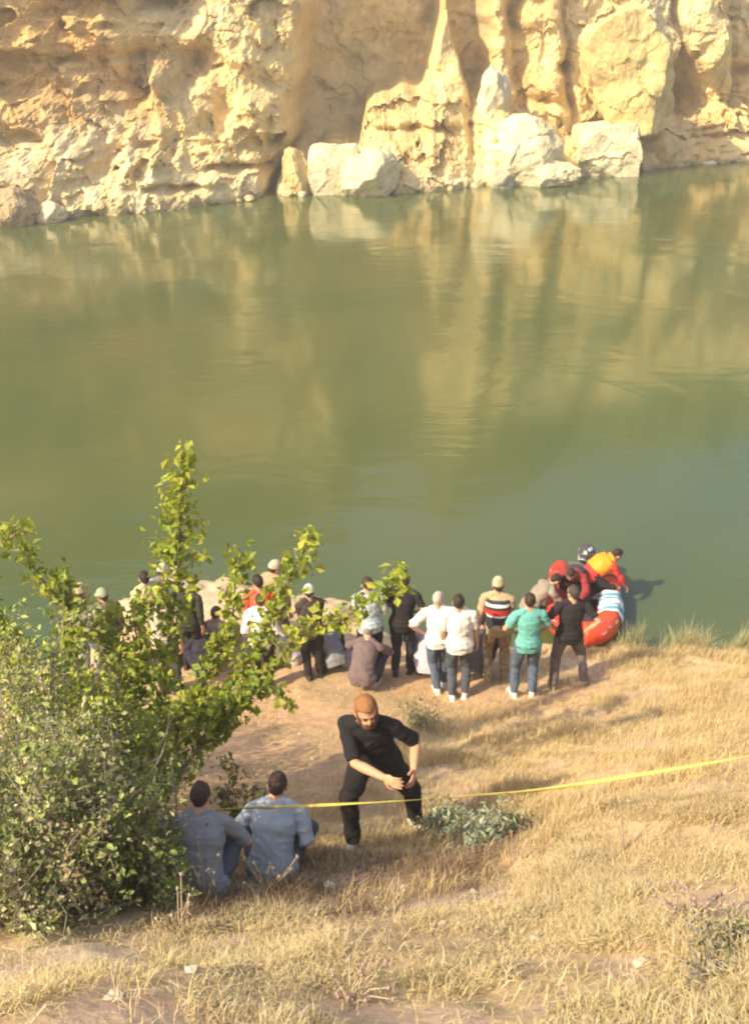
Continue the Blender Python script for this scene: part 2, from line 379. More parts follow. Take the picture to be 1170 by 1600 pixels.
vT = np.interp(U, [420, 440, 466, 480, 486, 492, 560, 572, 585, 660, 672, 720, 735, 748, 765, 800, 900, 1000, 1060, 1100, 1170, 1300], [330, 262, 232, 262, 245, 238, 226, 160, 148, 140, 132, 140, 170, 165, 125, 165, 215, 215, 190, 165, 160, 160])
vT = vT + fbm(CX * 1.3, 0 * CX, 0, 70, 3) * 7
Tm = sig((V - vT) / 2.2)
Tslope = np.clip((V - vT) / 130, 0, 1.2)
# protrusion towards the water, in metres, measured from the rear recessed wall
wall = .24 * zc
P = np.zeros_like(U)
P = np.maximum(P, Lm * (7.2 + 2.2 * sstep(60, 330, V)))
P = np.maximum(P, Rm * (6.0 + 1.2 * sstep(0, 260, V)))
P = np.maximum(P, Tm * (6.8 + 3.2 * Tslope + 1.3 * sstep(730, 770, U)))
wp = np.interp(V, [-12, 0, 25, 60, 100, 118, 135, 170], [0, 3.5, 5.5, 13, 24, 27, 34, 40])
uc = np.interp(V, [0, 100, 170], [701, 701, 700])
Pm_ = sig((wp - np.abs(U + warpu * .25 - uc)) / 1.5) * (V > -12) * (V < 190)
P = np.maximum(P, Pm_ * 7.0)
P = np.maximum(P, 0)
P += -1.6 * sig((Uw - 415) / 3) * sig((438 - Uw) / 3) * (V > 200)
# left mass: overhangs, hollows, knob and ribs
P += 1.2 * Lm * (-2.0 * ga(300, 105, 42, 34) - 1.6 * ga(205, 120, 26, 42) + 1.7 * ga(241, 122, 15, 24) - 1.6 * ga(238, 8, 42, 12) - 1.5 * ga(30, 215, 55, 22) - 1.0 * ga(355, 165, 18, 34)
           - 1.0 * ga(170, 255, 30, 30) + 1.0 * ga(375, 60, 60, 55) + .9 * ga(400, 170, 46, 42) - .9 * ga(380, 252, 50, 7) - 1.0 * ga(290, 280, 60, 6) + .8 * ga(20, 325, 26, 20) - .8 * ga(90, 320, 30, 10)
           + .7 * ga(255, 235, 14, 50) + .5 * ga(290, 240, 9, 40) + .5 * ga(215, 225, 10, 35) - .8 * ga(150, 100, 10, 12) - .7 * ga(90, 42, 9, 6) - .7 * ga(158, 40, 12, 6) - .6 * ga(88, 103, 8, 8))
# right mass: fluted columns, cleft beside the round boulder, tower
fl = np.zeros_like(U)
for c, wd, a in [(783, 18, .7), (812, 9, -.8), (838, 10, .5), (866, 20, .8), (893, 6, -.9), (1062, 7, -.9), (1105, 28, 1.0), (1150, 9, -.8), (1010, 40, .6)]:
    fl += a * np.exp(-((Uw + 2.5 * np.sin(V * .06) - c) / wd) ** 2)
P += Rm * fl * sstep(230, 150, V) * 1.2
P += Rm * (-5.0 * ga(1068, 150, 44, 44) - 1.6 * ga(886, 112, 12, 12) - 1.3 * ga(1168, 112, 20, 12) + 1.0 * ga(1130, 60, 50, 70) - 1.2 * ga(850, 165, 34, 10))
P += Tm * (-1.0 * ga(1010, 245, 16, 20) - .7 * ga(700, 288, 14, 7) - .8 * ga(655, 200, 60, 7) * 1 - .6 * ga(640, 168, 24, 12))
# horizontal strata
st = np.sin((V + warpu * 1.5) * .42); P += .16 * st * sstep(1030, 1080, U) * sstep(120, 160, V)
st2 = fbm(CX * .15, CZ * 2.2, 0, 74, 3); P += .35 * st2 * Lm * sstep(200, 100, V) * sstep(330, 200, U)
# rough rock
rough = .22 + .9 * np.clip(Lm + Tm, 0, 1) + .30 * Rm * (1 - Tm); rough = np.clip(rough, 0, 1.1) * .60
YY = BY + BACK + wall - P
wx = fbm(CX * .6, CZ * .6, 3, 81, 3) * .5; wz = fbm(CX * .6, CZ * .6, 9, 82, 3) * .4
P += rough * (1.3 * facet(CX * .38 + wx, YY * .3, CZ * .30 + wz, 80, 1.5, .9) + .55 * facet(CX * .95 + wx, YY * .7, CZ * .8 + wz, 84, 1.6, .8) + .22 * facet(CX * 2.4 + wx * 2, YY * 2, CZ * 2.2 + wz * 2, 88, 1.6, .8))
P += rough * (.30 * (1 - 2 * np.abs(fbm(CX * .55, CZ * .8, YY * .4, 90, 5)))) + (.06 + .14 * rough) * fbm(CX * 2.2, CZ * 2.8, YY * 2.2, 95, 5)
# dents and pock marks
g1, g2 = worley(CX * .8 + wx, YY * .5, CZ * 1.1 + wz, 101); P -= rough * Lm * .7 * np.exp(-(g1 / .22) ** 2) * sstep(.1, .5, fbm(CX * .3, CZ * .3, 0, 105, 2) + .3)
P += .12 * (1 - Lm) * (1 - Rm) * facet(CX * .5 + wx, YY * 0, CZ * .35 + wz, 107, 1.2, 1.2)
P += 1.3 * nB
# big buttresses outside the frame and the scrub slope on top
P += 3.0 * fbm(CX * .06, CZ * .03, 0, 99, 3) * (sstep(24, 40, np.abs(CX - 3)) + sstep(13, 22, CZ) * .6)
top = np.clip(CZ - 13, 0, 100)
Yc = BY + BACK + wall - P + top * .55
# foot of the slope reaches the waterline
foot = sstep(1.4, 0, CZ); Yc = Yc * (1 - foot * .55) + (BY + .3 * nB + .35 * fbm(CX * 1.2, CZ, 0, 33, 3)) * foot * .55
rB = (Uw > 440) & (Uw < 600)
# rock colours, zone by zone
n1 = fbm(CX * .35, CZ * .5, 0, 110, 4); n2 = fbm(CX * 1.5, CZ * 1.5, 0, 115, 4)
sand = np.array([.68, .51, .235]); ochre = np.array([.56, .345, .125]); white = np.array([.72, .61, .37]); olive = np.array([.56, .45, .24]); scrub = np.array([.10, .11, .04]); grey = np.array([.50, .43, .29])
def mixc(a, b, k): return a * (1 - k[..., None]) + b * k[..., None]
cc = np.broadcast_to(sand, U.shape + (3,)).copy()
cc = mixc(cc, ochre, np.clip(sstep(330, 60, U) * sstep(250, 110, V) * (1.0 + .5 * n1), 0, 1))
cc = mixc(cc, ochre, np.clip(.55 * sstep(.1, .7, n1), 0, 1))
cc = mixc(cc, grey, np.clip(Lm * (.7 * ga(120, 230, 150, 70) + .6 * ga(310, 20, 90, 40) + .6 * ga(260, 110, 70, 40)) * (.8 + .5 * n2), 0, 1))
cc = mixc(cc, white, np.clip(sstep(215, 290, V) * .75 * (.8 + .4 * n2) + .8 * ga(1030, 30, 50, 40) * 1, 0, 1))
cc = mixc(cc, olive, np.clip((1 - Lm) * (1 - Rm) * (1 - Tm) * (1 - Pm_) * (.45 + .5 * n1), 0, 1))  # recess shade put into the wall colour as olive
cc = mixc(cc, scrub, np.clip(sstep(17, 21, CZ + 1.5 * n1) * .92, 0, 1))
cc = mixc(cc, np.array([.34, .27, .14]), np.clip(sstep(.35, .05, CZ) * .7, 0, 1))
cc *= (1 + .16 * n2)[..., None]
ny, nx = CX.shape; idx = np.arange(ny * nx).reshape(ny, nx)
Qd = np.stack([idx[:-1, :-1], idx[:-1, 1:], idx[1:, 1:], idx[1:, :-1]], -1).reshape(-1, 4)
o = mesh_np('cliff', np.stack([CX, Yc, CZ], -1).reshape(-1, 3), Qd, mat_tint('sandstone', .92, 0, .8, 2.2, .16, .16, 1.1), None, False, np.clip(cc, 0, .85).reshape(-1, 3))
put(o, kind='structure')

# ------------------------------------------------------------ boulders on the far shore
def ico(sub):
    bm = bmesh.new(); bmesh.ops.create_icosphere(bm, subdivisions=sub, radius=1); V = np.array([v.co[:] for v in bm.verts]); T = np.array([[v.index for v in f.verts] for f in bm.faces]); bm.free(); return V, T
ICO5 = ico(6); ICO3 = ico(4); ICO2 = ico(3)
def rock(name, c, r, label, col, seed, blocky=.5, tilt=0.0, src=ICO5, mt=None, cat='boulder', group=None, rgh=.04, planes=15):
    V, T = src; V = V.copy(); rg = np.random.default_rng(seed)
    nrm = rg.normal(size=(planes, 3)); nrm /= np.linalg.norm(nrm, axis=1)[:, None]
    if blocky > .6: nrm = np.vstack([nrm, np.eye(3), -np.eye(3)])
    dcut = rg.uniform(.60, .84, len(nrm)) if blocky <= .6 else rg.uniform(.60, .80, len(nrm))
    V = V + .10 * np.stack([fbm(V[:, 0] * 1.4 + seed, V[:, 1] * 1.4, V[:, 2] * 1.4, seed + q, 2) for q in range(3)], 1)
    s = np.ones(len(V)); dots = V @ nrm.T
    for i in range(len(nrm)):
        with np.errstate(divide='ignore', invalid='ignore'): q = np.where(dots[:, i] > .05, dcut[i] / np.maximum(dots[:, i], .05), 9)
        s = np.minimum(s, q) if blocky > .3 else s - .25 * np.maximum(0, s - q) * 2
    s = s + rgh * fbm(V[:, 0] * 2 + seed, V[:, 1] * 2, V[:, 2] * 2, seed, 5) * 2.0
    s = s + rgh * 2.2 * facet(V[:, 0] * 2 + seed, V[:, 1] * 2, V[:, 2] * 2, seed, 1.3, .6)
    V = V * s[:, None] * np.array(r); ct, st_ = math.cos(tilt), math.sin(tilt)
    V = np.stack([V[:, 0] * ct - V[:, 2] * st_, V[:, 1], V[:, 0] * st_ + V[:, 2] * ct], 1)
    v2 = fbm(V[:, 0] * 1.2, V[:, 1] * 1.2, V[:, 2] * 1.2, seed + 3, 4)
    o = mesh_np(name, V, T, mt or mat_tint('sandstone', .92), None, False, np.clip(np.array(col) * (1 + .2 * v2)[:, None], 0, .85))
    o.location = c; put(o, label, cat, group); return o
def shore_rock(u0, v0, u1, v1, dpt, **k):
    """boulder whose outline spans u0..u1, v0..v1 standing at distance dpt"""
    y = dpt; a = at_y((u0 + u1) / 2, (v0 + v1) / 2, y); b_ = at_y(u1, v0, y); c_ = at_y(u0, v1, y)
    rx = (b_[0] - c_[0]) / 2; rz = (b_[2] - c_[2]) / 2
    return rock('boulder', a, (rx * k.pop('grow', 1.30), max(rx, rz) * 1.1, rz * 1.28), **k)
WH = (.68, .58, .36); SD = (.62, .46, .21)
def wl(u, v): return at_z(u, v, 0)[1]
shore_rock(896, 18, 1062, 208, wl(980, 272) + 1.8, label='huge rounded yellow boulder lodged halfway up the cliff', col=(.66, .49, .21), seed=12, blocky=.62, rgh=.035, planes=12, tilt=.35, grow=1.22)
shore_rock(748, 196, 872, 304, wl(800, 291) + 1.6, grow=1.2, label='big pale boulder with a shadowed hollow at the waterline under the fluted cliff', col=WH, seed=5, blocky=.5)
shore_rock(882, 192, 1008, 292, wl(940, 277) + 1.5, label='squarish white boulder at the waterline below the huge rounded boulder', col=WH, seed=24, blocky=.8, tilt=.08, rgh=.025, planes=3)
shore_rock(838, 252, 902, 300, wl(870, 290) + .2, label='small white pointed rock at the waterline between the two big pale boulders', col=WH, seed=33, blocky=.5)
shore_rock(484, 226, 566, 318, wl(520, 306) + 1.2, label='upright square white rock slab at the waterline beside the shaded recess', col=WH, seed=41, blocky=.8, rgh=.022, planes=2)
shore_rock(530, 240, 612, 322, wl(570, 306) + .5, label='leaning pale slab with a scooped face at the waterline right of the square slab', col=WH, seed=47, blocky=.6, tilt=.7, rgh=.02)
shore_rock(440, 228, 484, 318, wl(460, 308) + 1.5, label='narrow pointed buff rock standing left of the square white slab', col=SD, seed=52, blocky=.4)
shore_rock(-20, 300, 48, 366, wl(20, 350) + .3, label='rounded brown boulder at the waterline in the far left corner', col=(.36, .27, .16), seed=58, blocky=.3)
shore_rock(60, 318, 100, 352, wl(80, 346) + .1, label='low pale rock at the waterline just right of the rounded brown boulder', col=WH, seed=61, blocky=.5, src=ICO3)
shore_rock(765, 262, 800, 298, wl(780, 290) - .4, label='small dark wedge of rock leaning on the foot of the big pale boulder', col=(.40, .36, .25), seed=68, blocky=.6, src=ICO3)
shore_rock(744, 112, 800, 188, wl(770, 290) + 3.5, label='grey pale pointed crag above the big waterline boulder', col=(.56, .50, .36), seed=71, blocky=.5, src=ICO3)
shore_rock(990, 205, 1062, 272, wl(1030, 266) + 2.0, label='low sandy rock between the squarish white boulder and the rubble slope', col=SD, seed=77, blocky=.4, src=ICO3)
rgr = np.random.default_rng(91)
for i in range(44):
    u = rgr.uniform(60, 1165); v = np.interp(u, [0, 160, 300, 430, 620, 750, 880, 1010, 1170], [352, 338, 325, 309, 300, 291, 282, 266, 250]) - rgr.uniform(0, 6); p = at_z(u, v, 0); r = rgr.uniform(.10, .38)
    rock('rock', (p[0], p[1], rgr.uniform(-.05, .12)), (r * 1.2, r, r * .75), 'small pale rock among the rubble along the far waterline', WH if rgr.random() < .5 else (.52, .40, .22), 600 + i, .5, src=ICO2, cat='rock', group='rubble along the far waterline')

# ============================================================ PEOPLE
def nrm(v): v = np.asarray(v, float); return v / (np.linalg.norm(v) + 1e-9)
def Rx(a): c, s = math.cos(a), math.sin(a); return np.array([[1, 0, 0], [0, c, -s], [0, s, c]])
def Ry(a): c, s = math.cos(a), math.sin(a); return np.array([[c, 0, s], [0, 1, 0], [-s, 0, c]])
def Rz(a): c, s = math.cos(a), math.sin(a); return np.array([[c, -s, 0], [s, c, 0], [0, 0, 1]])
def ik(a, t, l1, l2, pole):
    a = np.asarray(a, float); t = np.asarray(t, float); d = t - a; L = np.linalg.norm(d)
    if L > (l1 + l2) * .995: t = a + d / L * (l1 + l2) * .995; d = t - a; L = np.linalg.norm(d)
    n = d / L; x = (l1 * l1 - l2 * l2 + L * L) / (2 * L); h = math.sqrt(max(l1 * l1 - x * x, 0))
    p = np.asarray(pole, float); p = p - n * p.dot(n); p = nrm(p)
    return a + n * x + p * h, t
SKIN = (.50, .285, .18)
def fab(name, c, var=.1, rough=.9): return mat('cloth_' + name, c, rough, var, 7, .35, 130)
def camo_mat(name, a, b, c):
    if name in _M: return _M[name]
    m = bpy.data.materials.new(name); m.use_nodes = True; N = m.node_tree.nodes; L = m.node_tree.links; bs = N['Principled BSDF']; bs.inputs['Roughness'].default_value = .9
    tc = N.new('ShaderNodeTexCoord'); nz = N.new('ShaderNodeTexNoise'); nz.inputs['Scale'].default_value = 11; nz.inputs['Detail'].default_value = 3; L.new(tc.outputs['Object'], nz.inputs['Vector'])
    cr = N.new('ShaderNodeValToRGB'); cr.color_ramp.interpolation = 'CONSTANT'; e = cr.color_ramp.elements; e[0].color = (*a, 1); e[0].position = 0; e[1].color = (*b, 1); e[1].position = .46; e2 = e.new(.57); e2.color = (*c, 1)
    L.new(nz.outputs['Fac'], cr.inputs[0]); L.new(cr.outputs[0], bs.inputs['Base Color']); _M[name] = m; return m
def hand(mb, w, f, pn, side, curl=.5, fat=1.0):
    """w wrist, f finger direction, pn palm normal; thumb on 'side' (unit vector across the palm)"""
    w = np.asarray(w, float); f = nrm(f); pn = nrm(pn - f * np.dot(pn, f)); sd = nrm(np.cross(f, pn)); sd = sd * (1 if sd.dot(side) > 0 else -1)
    Mx = np.stack([sd, f, pn], 1); mb.ell(w + f * .05, (.041 * fat, .054, .017 * fat), Mx, 12, 8)
    for i, (o, l) in enumerate([(.031, .068), (.011, .078), (-.010, .073), (-.030, .058)]):
        b = w + f * .088 + sd * o; c1 = curl * (.7 + .15 * i); d1 = nrm(f * math.cos(c1) + pn * math.sin(c1) + sd * o * 2.5); d2 = nrm(f * math.cos(c1 * 2) + pn * math.sin(c1 * 2) + sd * o * 2)
        d3 = nrm(f * math.cos(c1 * 2.6) + pn * math.sin(c1 * 2.6))
        mb.tube([b, b + d1 * l * .45, b + d1 * l * .45 + d2 * l * .33, b + d1 * l * .45 + d2 * l * .33 + d3 * l * .26], [.0098, .009, .0085, .0072], 8, True, True)
    b = w + f * .030 + sd * .030; d1 = nrm(f * .65 + sd * .75 + pn * .25); d2 = nrm(f * .9 + sd * .2 + pn * .45)
    mb.tube([b, b + d1 * .038, b + d1 * .038 + d2 * .032], [.013, .011, .0085], 8, True, True)
def person(label, loc, yaw, h=1.74, group=None, pelvis=(0, 0, .93), pitch=2, roll=0, twist=0, head=(0, 0), headroll=0,
           feet=((-.11, 0, 0), (.11, 0, 0)), toes=(12, -12), knee=((-.15, 1, 0), (.15, 1, 0)), hands=((-.215, .06, .80), (.215, .06, .80)), elbow=((-.5, -1, -.2), (.5, -1, -.2)), curl=.55,
           shirt=None, sleeve=.75, trousers=None, hair=(.03, .02, .015), hairsize=1.0, bald=0.0, cap=None, brim=1, shoe=None, vest=None, skin=SKIN, vox=.011, fat=1.0, beard=None, tuck=False, extra=None, lifevest=None, hood=None, eyes=False):
    root = empty('person', loc, R(yaw)); put(root, label, 'person', group); k = h * (.955 if 'bearded' not in label else 1) / 1.75; root.scale = (k, k, k)
    sk = mat('skin_%d' % (sum(int(c * 991) for c in skin)), skin, .6, .08, 12, 0.0, 60, sub=0)
    Pc = np.array(pelvis, float); tw = R(twist)
    def basis(p): return Rz(tw) @ Ry(R(roll)) @ Rx(-R(p))
    B0, B1, B2 = basis(pitch * .7), basis(pitch), basis(pitch * 1.18)
    s = [Pc - B0[:, 2] * .08, Pc, Pc + B0[:, 2] * .17]
    s.append(s[2] + B1[:, 2] * .17); s.append(s[3] + B2[:, 2] * .12); s.append(s[4] + B2[:, 2] * .055)
    Bs = [B0, B0, B0, B1, B2, B2]
    wid = np.array([(.120, .095), (.160, .118), (.138, .108), (.160, .120), (.150, .095), (.065, .058)]) * np.array([fat ** .6, fat])
    th = np.arange(20) * 2 * math.pi / 20
    def loft(mb, infl, lo=0, hi=6, ext=0.0, flare=0.0):
        rr = []
        for i in range(lo, hi):
            a, b = wid[i]; q = infl + (flare if i <= 1 else 0)
            c = s[i] - (Bs[i][:, 2] * ext if i == lo else 0)
            rr.append(c + (a + q) * np.sign(np.cos(th))[:, None] * (np.abs(np.cos(th)) ** .85)[:, None] * Bs[i][:, 0] + (b + q) * np.sin(th)[:, None] * Bs[i][:, 1])
        mb.rings(rr)
    sh = [s[4] - B2[:, 2] * .01 + B2[:, 0] * d * .178 * fat ** .4 for d in (-1, 1)]
    hip = [Pc - B0[:, 2] * .03 + B0[:, 0] * d * .088 for d in (-1, 1)]
    E, Hn, K, A = [], [], [], []
    for i in (0, 1):
        e, t = ik(sh[i], hands[i], .29, .26, elbow[i]); E.append(e); Hn.append(t)
        kk, t = ik(hip[i], np.array(feet[i]) + [0, 0, .09], .43, .41, knee[i]); K.append(kk); A.append(t)
    nb = s[5]; Hb = Rz(tw) @ Ry(R(roll * .5 + headroll)) @ Rz(R(head[0])) @ Rx(-R(pitch * .75 + head[1]))
    nk = nb + nrm(B2[:, 2] * .6 + Hb[:, 2] * .4 + Hb[:, 1] * .1) * .050; hc = nk + Hb[:, 2] * .085 + Hb[:, 1] * .012
    # body: one continuous surface
    mb = MB(); loft(mb, -.014)
    for i in (0, 1): mb.tube([nk, sh[i] * .45 + nb * .55 + B2[:, 2] * .012, sh[i]], [.046, .046, .044], 10, True, True)
    mb.tube([nb - B2[:, 2] * .05, nk, nk + Hb[:, 2] * .05], [.062, .056, .055], 12, True, True)
    mb.ell(hc + Hb[:, 2] * .02 - Hb[:, 1] * .008, (.074, .094, .098), Hb); mb.ell(hc + Hb[:, 1] * .030 - Hb[:, 2] * .055, (.052, .058, .058), Hb)
    mb.ell(hc + Hb[:, 1] * .092 - Hb[:, 2] * .018, (.014, .020, .026), Hb); mb.ell(hc + Hb[:, 1] * .078 - Hb[:, 2] * .062, (.024, .014, .010), Hb); mb.ell(hc + Hb[:, 1] * .074 + Hb[:, 2] * .018, (.05, .014, .010), Hb)
    for d in (-1, 1): mb.ell(hc + Hb[:, 0] * d * .077 - Hb[:, 1] * .008 - Hb[:, 2] * .012, (.013, .020, .032), Hb)
    for i, d in ((0, -1), (1, 1)):
        mb.tube([sh[i], sh[i] * .5 + E[i] * .5, E[i], E[i] * .65 + Hn[i] * .35, Hn[i]], [.046, .044, .039, .040, .027], 12, True, True)
        fd = nrm(Hn[i] - E[i]); inw = nrm(Pc + B1[:, 2] * .15 - Hn[i] + np.array([0, .1, 0]));
        hand(mb, Hn[i], fd, inw, B1[:, 1] if abs(fd @ B1[:, 1]) < .8 else B1[:, 2], curl)
        mb.tube([hip[i], hip[i] * .5 + K[i] * .5, K[i], K[i] * .7 + A[i] * .3, A[i]], [.080, .068, .050, .050, .034], 12, True, True)
        ty = R(toes[i]); fw = np.array([math.sin(-ty), math.cos(-ty), 0]); ft = np.array(feet[i], float)
        mb.tube([A[i], ft + [0, 0, .05], ft + fw * .11 + [0, 0, .035]], [.036, .036, .032], 10, True, True)
    mb.build('body', sk, root, True, vox, 3)
    # clothes
    def sleeves(q, m_, frac):
        for i in (0, 1):
            p = [sh[i] - B2[:, 0] * (-1 if i == 0 else 1) * .03]; rr = [.050 + q]
            p.append(sh[i]); rr.append(.057 + q)
            if frac <= 1: p.append(sh[i] + (E[i] - sh[i]) * frac); rr.append(.055 + q)
            else: p += [E[i], E[i] + (Hn[i] - E[i]) * (frac - 1)]; rr += [.050 + q, .036 + q]
            m_.tube(p, rr, 12, True)
    if trousers is not None:
        mb = MB(); loft(mb, .004, 0, 3)
        for i in (0, 1): mb.tube([hip[i] + B0[:, 2] * .04, hip[i] * .5 + K[i] * .5, K[i], K[i] * .5 + A[i] * .5, A[i] - nrm(A[i] - K[i]) * .0], [.100, .090, .072, .066, .054], 14, True)
        for i in (0, 1): mb.ell(K[i], (.074, .074, .074))
        mb.build('trousers', trousers, root, True, vox, 2, .016, 9)
    if shirt is not None:
        mb = MB(); loft(mb, .014, 0 if not tuck else 1, 6, .03 if not tuck else 0, .024 if not tuck else -.004); sleeves(.004, mb, sleeve)
        for i in (0, 1): mb.tube([nb * .75 + sh[i] * .25 + B2[:, 2] * .018, sh[i] * .5 + nb * .5 + B2[:, 2] * .012, sh[i]], [.055, .060, .058], 12, True, True)
        mb.build('shirt', shirt, root, True, vox, 2, .020, 8)
    if vest:
        mb = MB(); loft(mb, .034, 1, 5, 0, .0); v = mb.build('vest', mat_tint('vest_cloth', .9, 0, .3, 90, .005, .08, 20), root, True, vox, 2, .006, 12)
        co = np.array([q.co[:] for q in v.data.vertices]); hgt = (co - Pc) @ B1[:, 2]
        cols = vest(hgt, (co - Pc) @ B1[:, 0], (co - Pc) @ B1[:, 1]); ca = v.data.color_attributes.new('tint', 'FLOAT_COLOR', 'POINT'); c4 = np.ones((len(co), 4), np.float32); c4[:, :3] = cols; ca.data.foreach_set('color', c4.ravel())
    if lifevest:
        mb = MB(); loft(mb, .060, 2, 5, 0, 0); mb.tube([s[5] + B2[:, 0] * .10 * math.cos(a) + B2[:, 1] * .09 * math.sin(a) for a in np.linspace(.9, 2 * math.pi + 2.2 - .0, 12)], .045, 10)
        mb.build('life_jacket', lifevest, root, True, vox, 2, .012, 10)
    # shoes
    for i in (0, 1):
        ty = R(toes[i]); fw = np.array([math.sin(-ty), math.cos(-ty), 0]); rt = np.array([fw[1], -fw[0], 0]); ft = np.array(feet[i], float); mb = MB()
        Mx = np.stack([rt, fw, [0, 0, 1]], 1)
        mb.ell(ft + fw * .10 + [0, 0, .038], (.050, .085, .040), Mx); mb.ell(ft - fw * .015 + [0, 0, .045], (.042, .065, .052), Mx); mb.ell(ft + fw * .04 + [0, 0, .055], (.043, .085, .048), Mx)
        mb.box(ft + fw * .045 + [0, 0, .012], (.042, .13, .012), Mx); mb.build('shoe', shoe or mat('dark_shoe', (.04, .035, .03), .6), root, True, .009, 2)
    # hair / cap
    if hair is not None and not hood:
        V, T = ICO3; V = V.copy(); sc_ = np.array([.080, .102, .104]) * hairsize
        d = 1 + .06 * fbm(V[:, 0] * 5, V[:, 1] * 5, V[:, 2] * 5, int(loc[0] * 10) % 50, 3)
        keep_cut = np.minimum(1, np.maximum(.55, 1 - .45 * sstep(.25, .75, V[:, 1]) * sstep(.62 - bald, .2 - bald, V[:, 2]) - .45 * sstep(-.1, -.55, V[:, 2]) * sstep(-.55, 0, V[:, 1])))
        P_ = V * d[:, None] * keep_cut[:, None] * sc_; P_ = P_ @ Hb.T + hc + Hb[:, 2] * .018 - Hb[:, 1] * .016
        m2 = MB(); m2.add(P_, (), T); m2.build('hair', mat('hair_%d' % (sum(int(c * 997) for c in hair)), hair, .6, .35, 60, .5, 220), root)
    if cap is not None:
        V, T = ICO3; V = V.copy(); low = V[:, 2] < .02; V[low, 2] = .02 - .1 * (0.02 - V[low, 2]); P_ = V * np.array([.090, .110, .118]); P_ = P_ @ Hb.T + hc + Hb[:, 2] * .020 - Hb[:, 1] * .010
        m2 = MB(); m2.add(P_, (), T); co = m2.build('cap', cap, root)
        if brim:
            m3 = MB(); a = np.linspace(-1.1, 1.1, 12); inner = np.stack([np.sin(a) * .085, np.cos(a) * .100, 0 * a], 1); outer = np.stack([np.sin(a) * .092, np.cos(a) * .100 + .075 * np.cos(a * 1.3).clip(0) + .004, -.018 - 0 * a], 1)
            V3 = np.vstack([inner, outer, inner - [0, 0, .006], outer - [0, 0, .006]]); q = np.arange(11)
            Q = np.vstack([np.stack([q, q + 1, q + 13, q + 12], 1), np.stack([q + 24, q + 36, q + 37, q + 25], 1), np.stack([q + 12, q + 13, q + 37, q + 36], 1)])
            V3 = V3 @ Hb.T + hc + Hb[:, 2] * .026 - Hb[:, 1] * .010; m3.add(V3, Q); b = m3.build('brim', cap, co)
    if beard:
        mb = MB(); mb.ell(hc + Hb[:, 1] * .036 - Hb[:, 2] * .078, (.058, .060, .050), Hb); mb.ell(hc + Hb[:, 1] * .082 - Hb[:, 2] * .048, (.032, .014, .008), Hb)
        for d in (-1, 1): mb.tube([hc + Hb[:, 0] * d * .066 + Hb[:, 1] * .012 + Hb[:, 2] * .0, hc + Hb[:, 0] * d * .058 + Hb[:, 1] * .03 - Hb[:, 2] * .06], [.014, .022], 8, True, True)
        mb.build('beard', mat('beard_hair', beard, .8, .3, 60, .5, 200), root, True, .006, 1, .004, 60)
    if eyes:
        for d in (-1, 1):
            mb = MB(); mb.ell(hc + Hb[:, 0] * d * .029 + Hb[:, 1] * .080 + Hb[:, 2] * .000, (.011, .007, .006), Hb); mb.build('eye', mat('eye_dark', (.03, .02, .015), .3), root)
            mb = MB(); mb.tube([hc + Hb[:, 0] * d * .014 + Hb[:, 1] * .091 + Hb[:, 2] * .020, hc + Hb[:, 0] * d * .045 + Hb[:, 1] * .078 + Hb[:, 2] * .021], .0055, 6); mb.build('eyebrow', mat('brow_hair', (.10, .05, .025), .8), root)
    if extra: extra(root, dict(Pc=Pc, B0=B0, B1=B1, B2=B2, s=s, E=E, H=Hn, K=K, A=A, hc=hc, Hb=Hb, sh=sh))
    return root
WHT = fab('white', (.80, .76, .72), .04); WHT2 = fab('cream_white', (.74, .69, .64), .04); BLK = fab('black', (.020, .016, .018), .2); NAV = fab('navy', (.030, .026, .045), .2); TEAL = fab('teal', (.13, .37, .34), .06)
DENIM = fab('denim', (.09, .115, .17), .25); DENIM2 = fab('dark_denim', (.075, .08, .10), .2); GREYT = fab('grey_trouser', (.13, .105, .10), .12); BRN = fab('grey_brown', (.15, .105, .105), .12)
BLU = fab('dusty_blue', (.29, .33, .37), .08); GRY = fab('soft_grey', (.24, .24, .25), .12); BEI = fab('beige', (.42, .32, .25), .1); KHA = camo_mat('khaki_camo', (.34, .25, .14), (.20, .15, .08), (.44, .34, .20)); GRC = camo_mat('green_camo', (.14, .14, .08), (.05, .055, .03), (.30, .29, .19))
SHW = mat('white_shoe', (.74, .70, .62), .6); LTB = fab('pale_blue', (.42, .50, .54), .06); RED = fab('orange_red', (.75, .10, .045), .08); LAV = fab('lavender', (.50, .44, .50), .08)
CAPK = camo_mat('cap_khaki', (.48, .38, .24), (.33, .26, .15), (.56, .46, .31)); CAPW = fab('cap_white', (.60, .56, .50), .06)
def hipsit(side=None): return None
def place(u, v, dz=0.0):
    p = ground(u, v); p[2] += dz; return p
def relfeet(loc, yaw, *uv):
    """local foot positions so that the feet stand on the ground where the given picture points fall"""
    c, s_ = math.cos(R(yaw)), math.sin(R(yaw)); out = []
    for (u, v) in uv:
        g_ = ground(u, v) - loc; out.append((g_[0] * c + g_[1] * s_, -g_[0] * s_ + g_[1] * c, g_[2]))
    return tuple(out)
CR = 'onlookers standing along the shore'
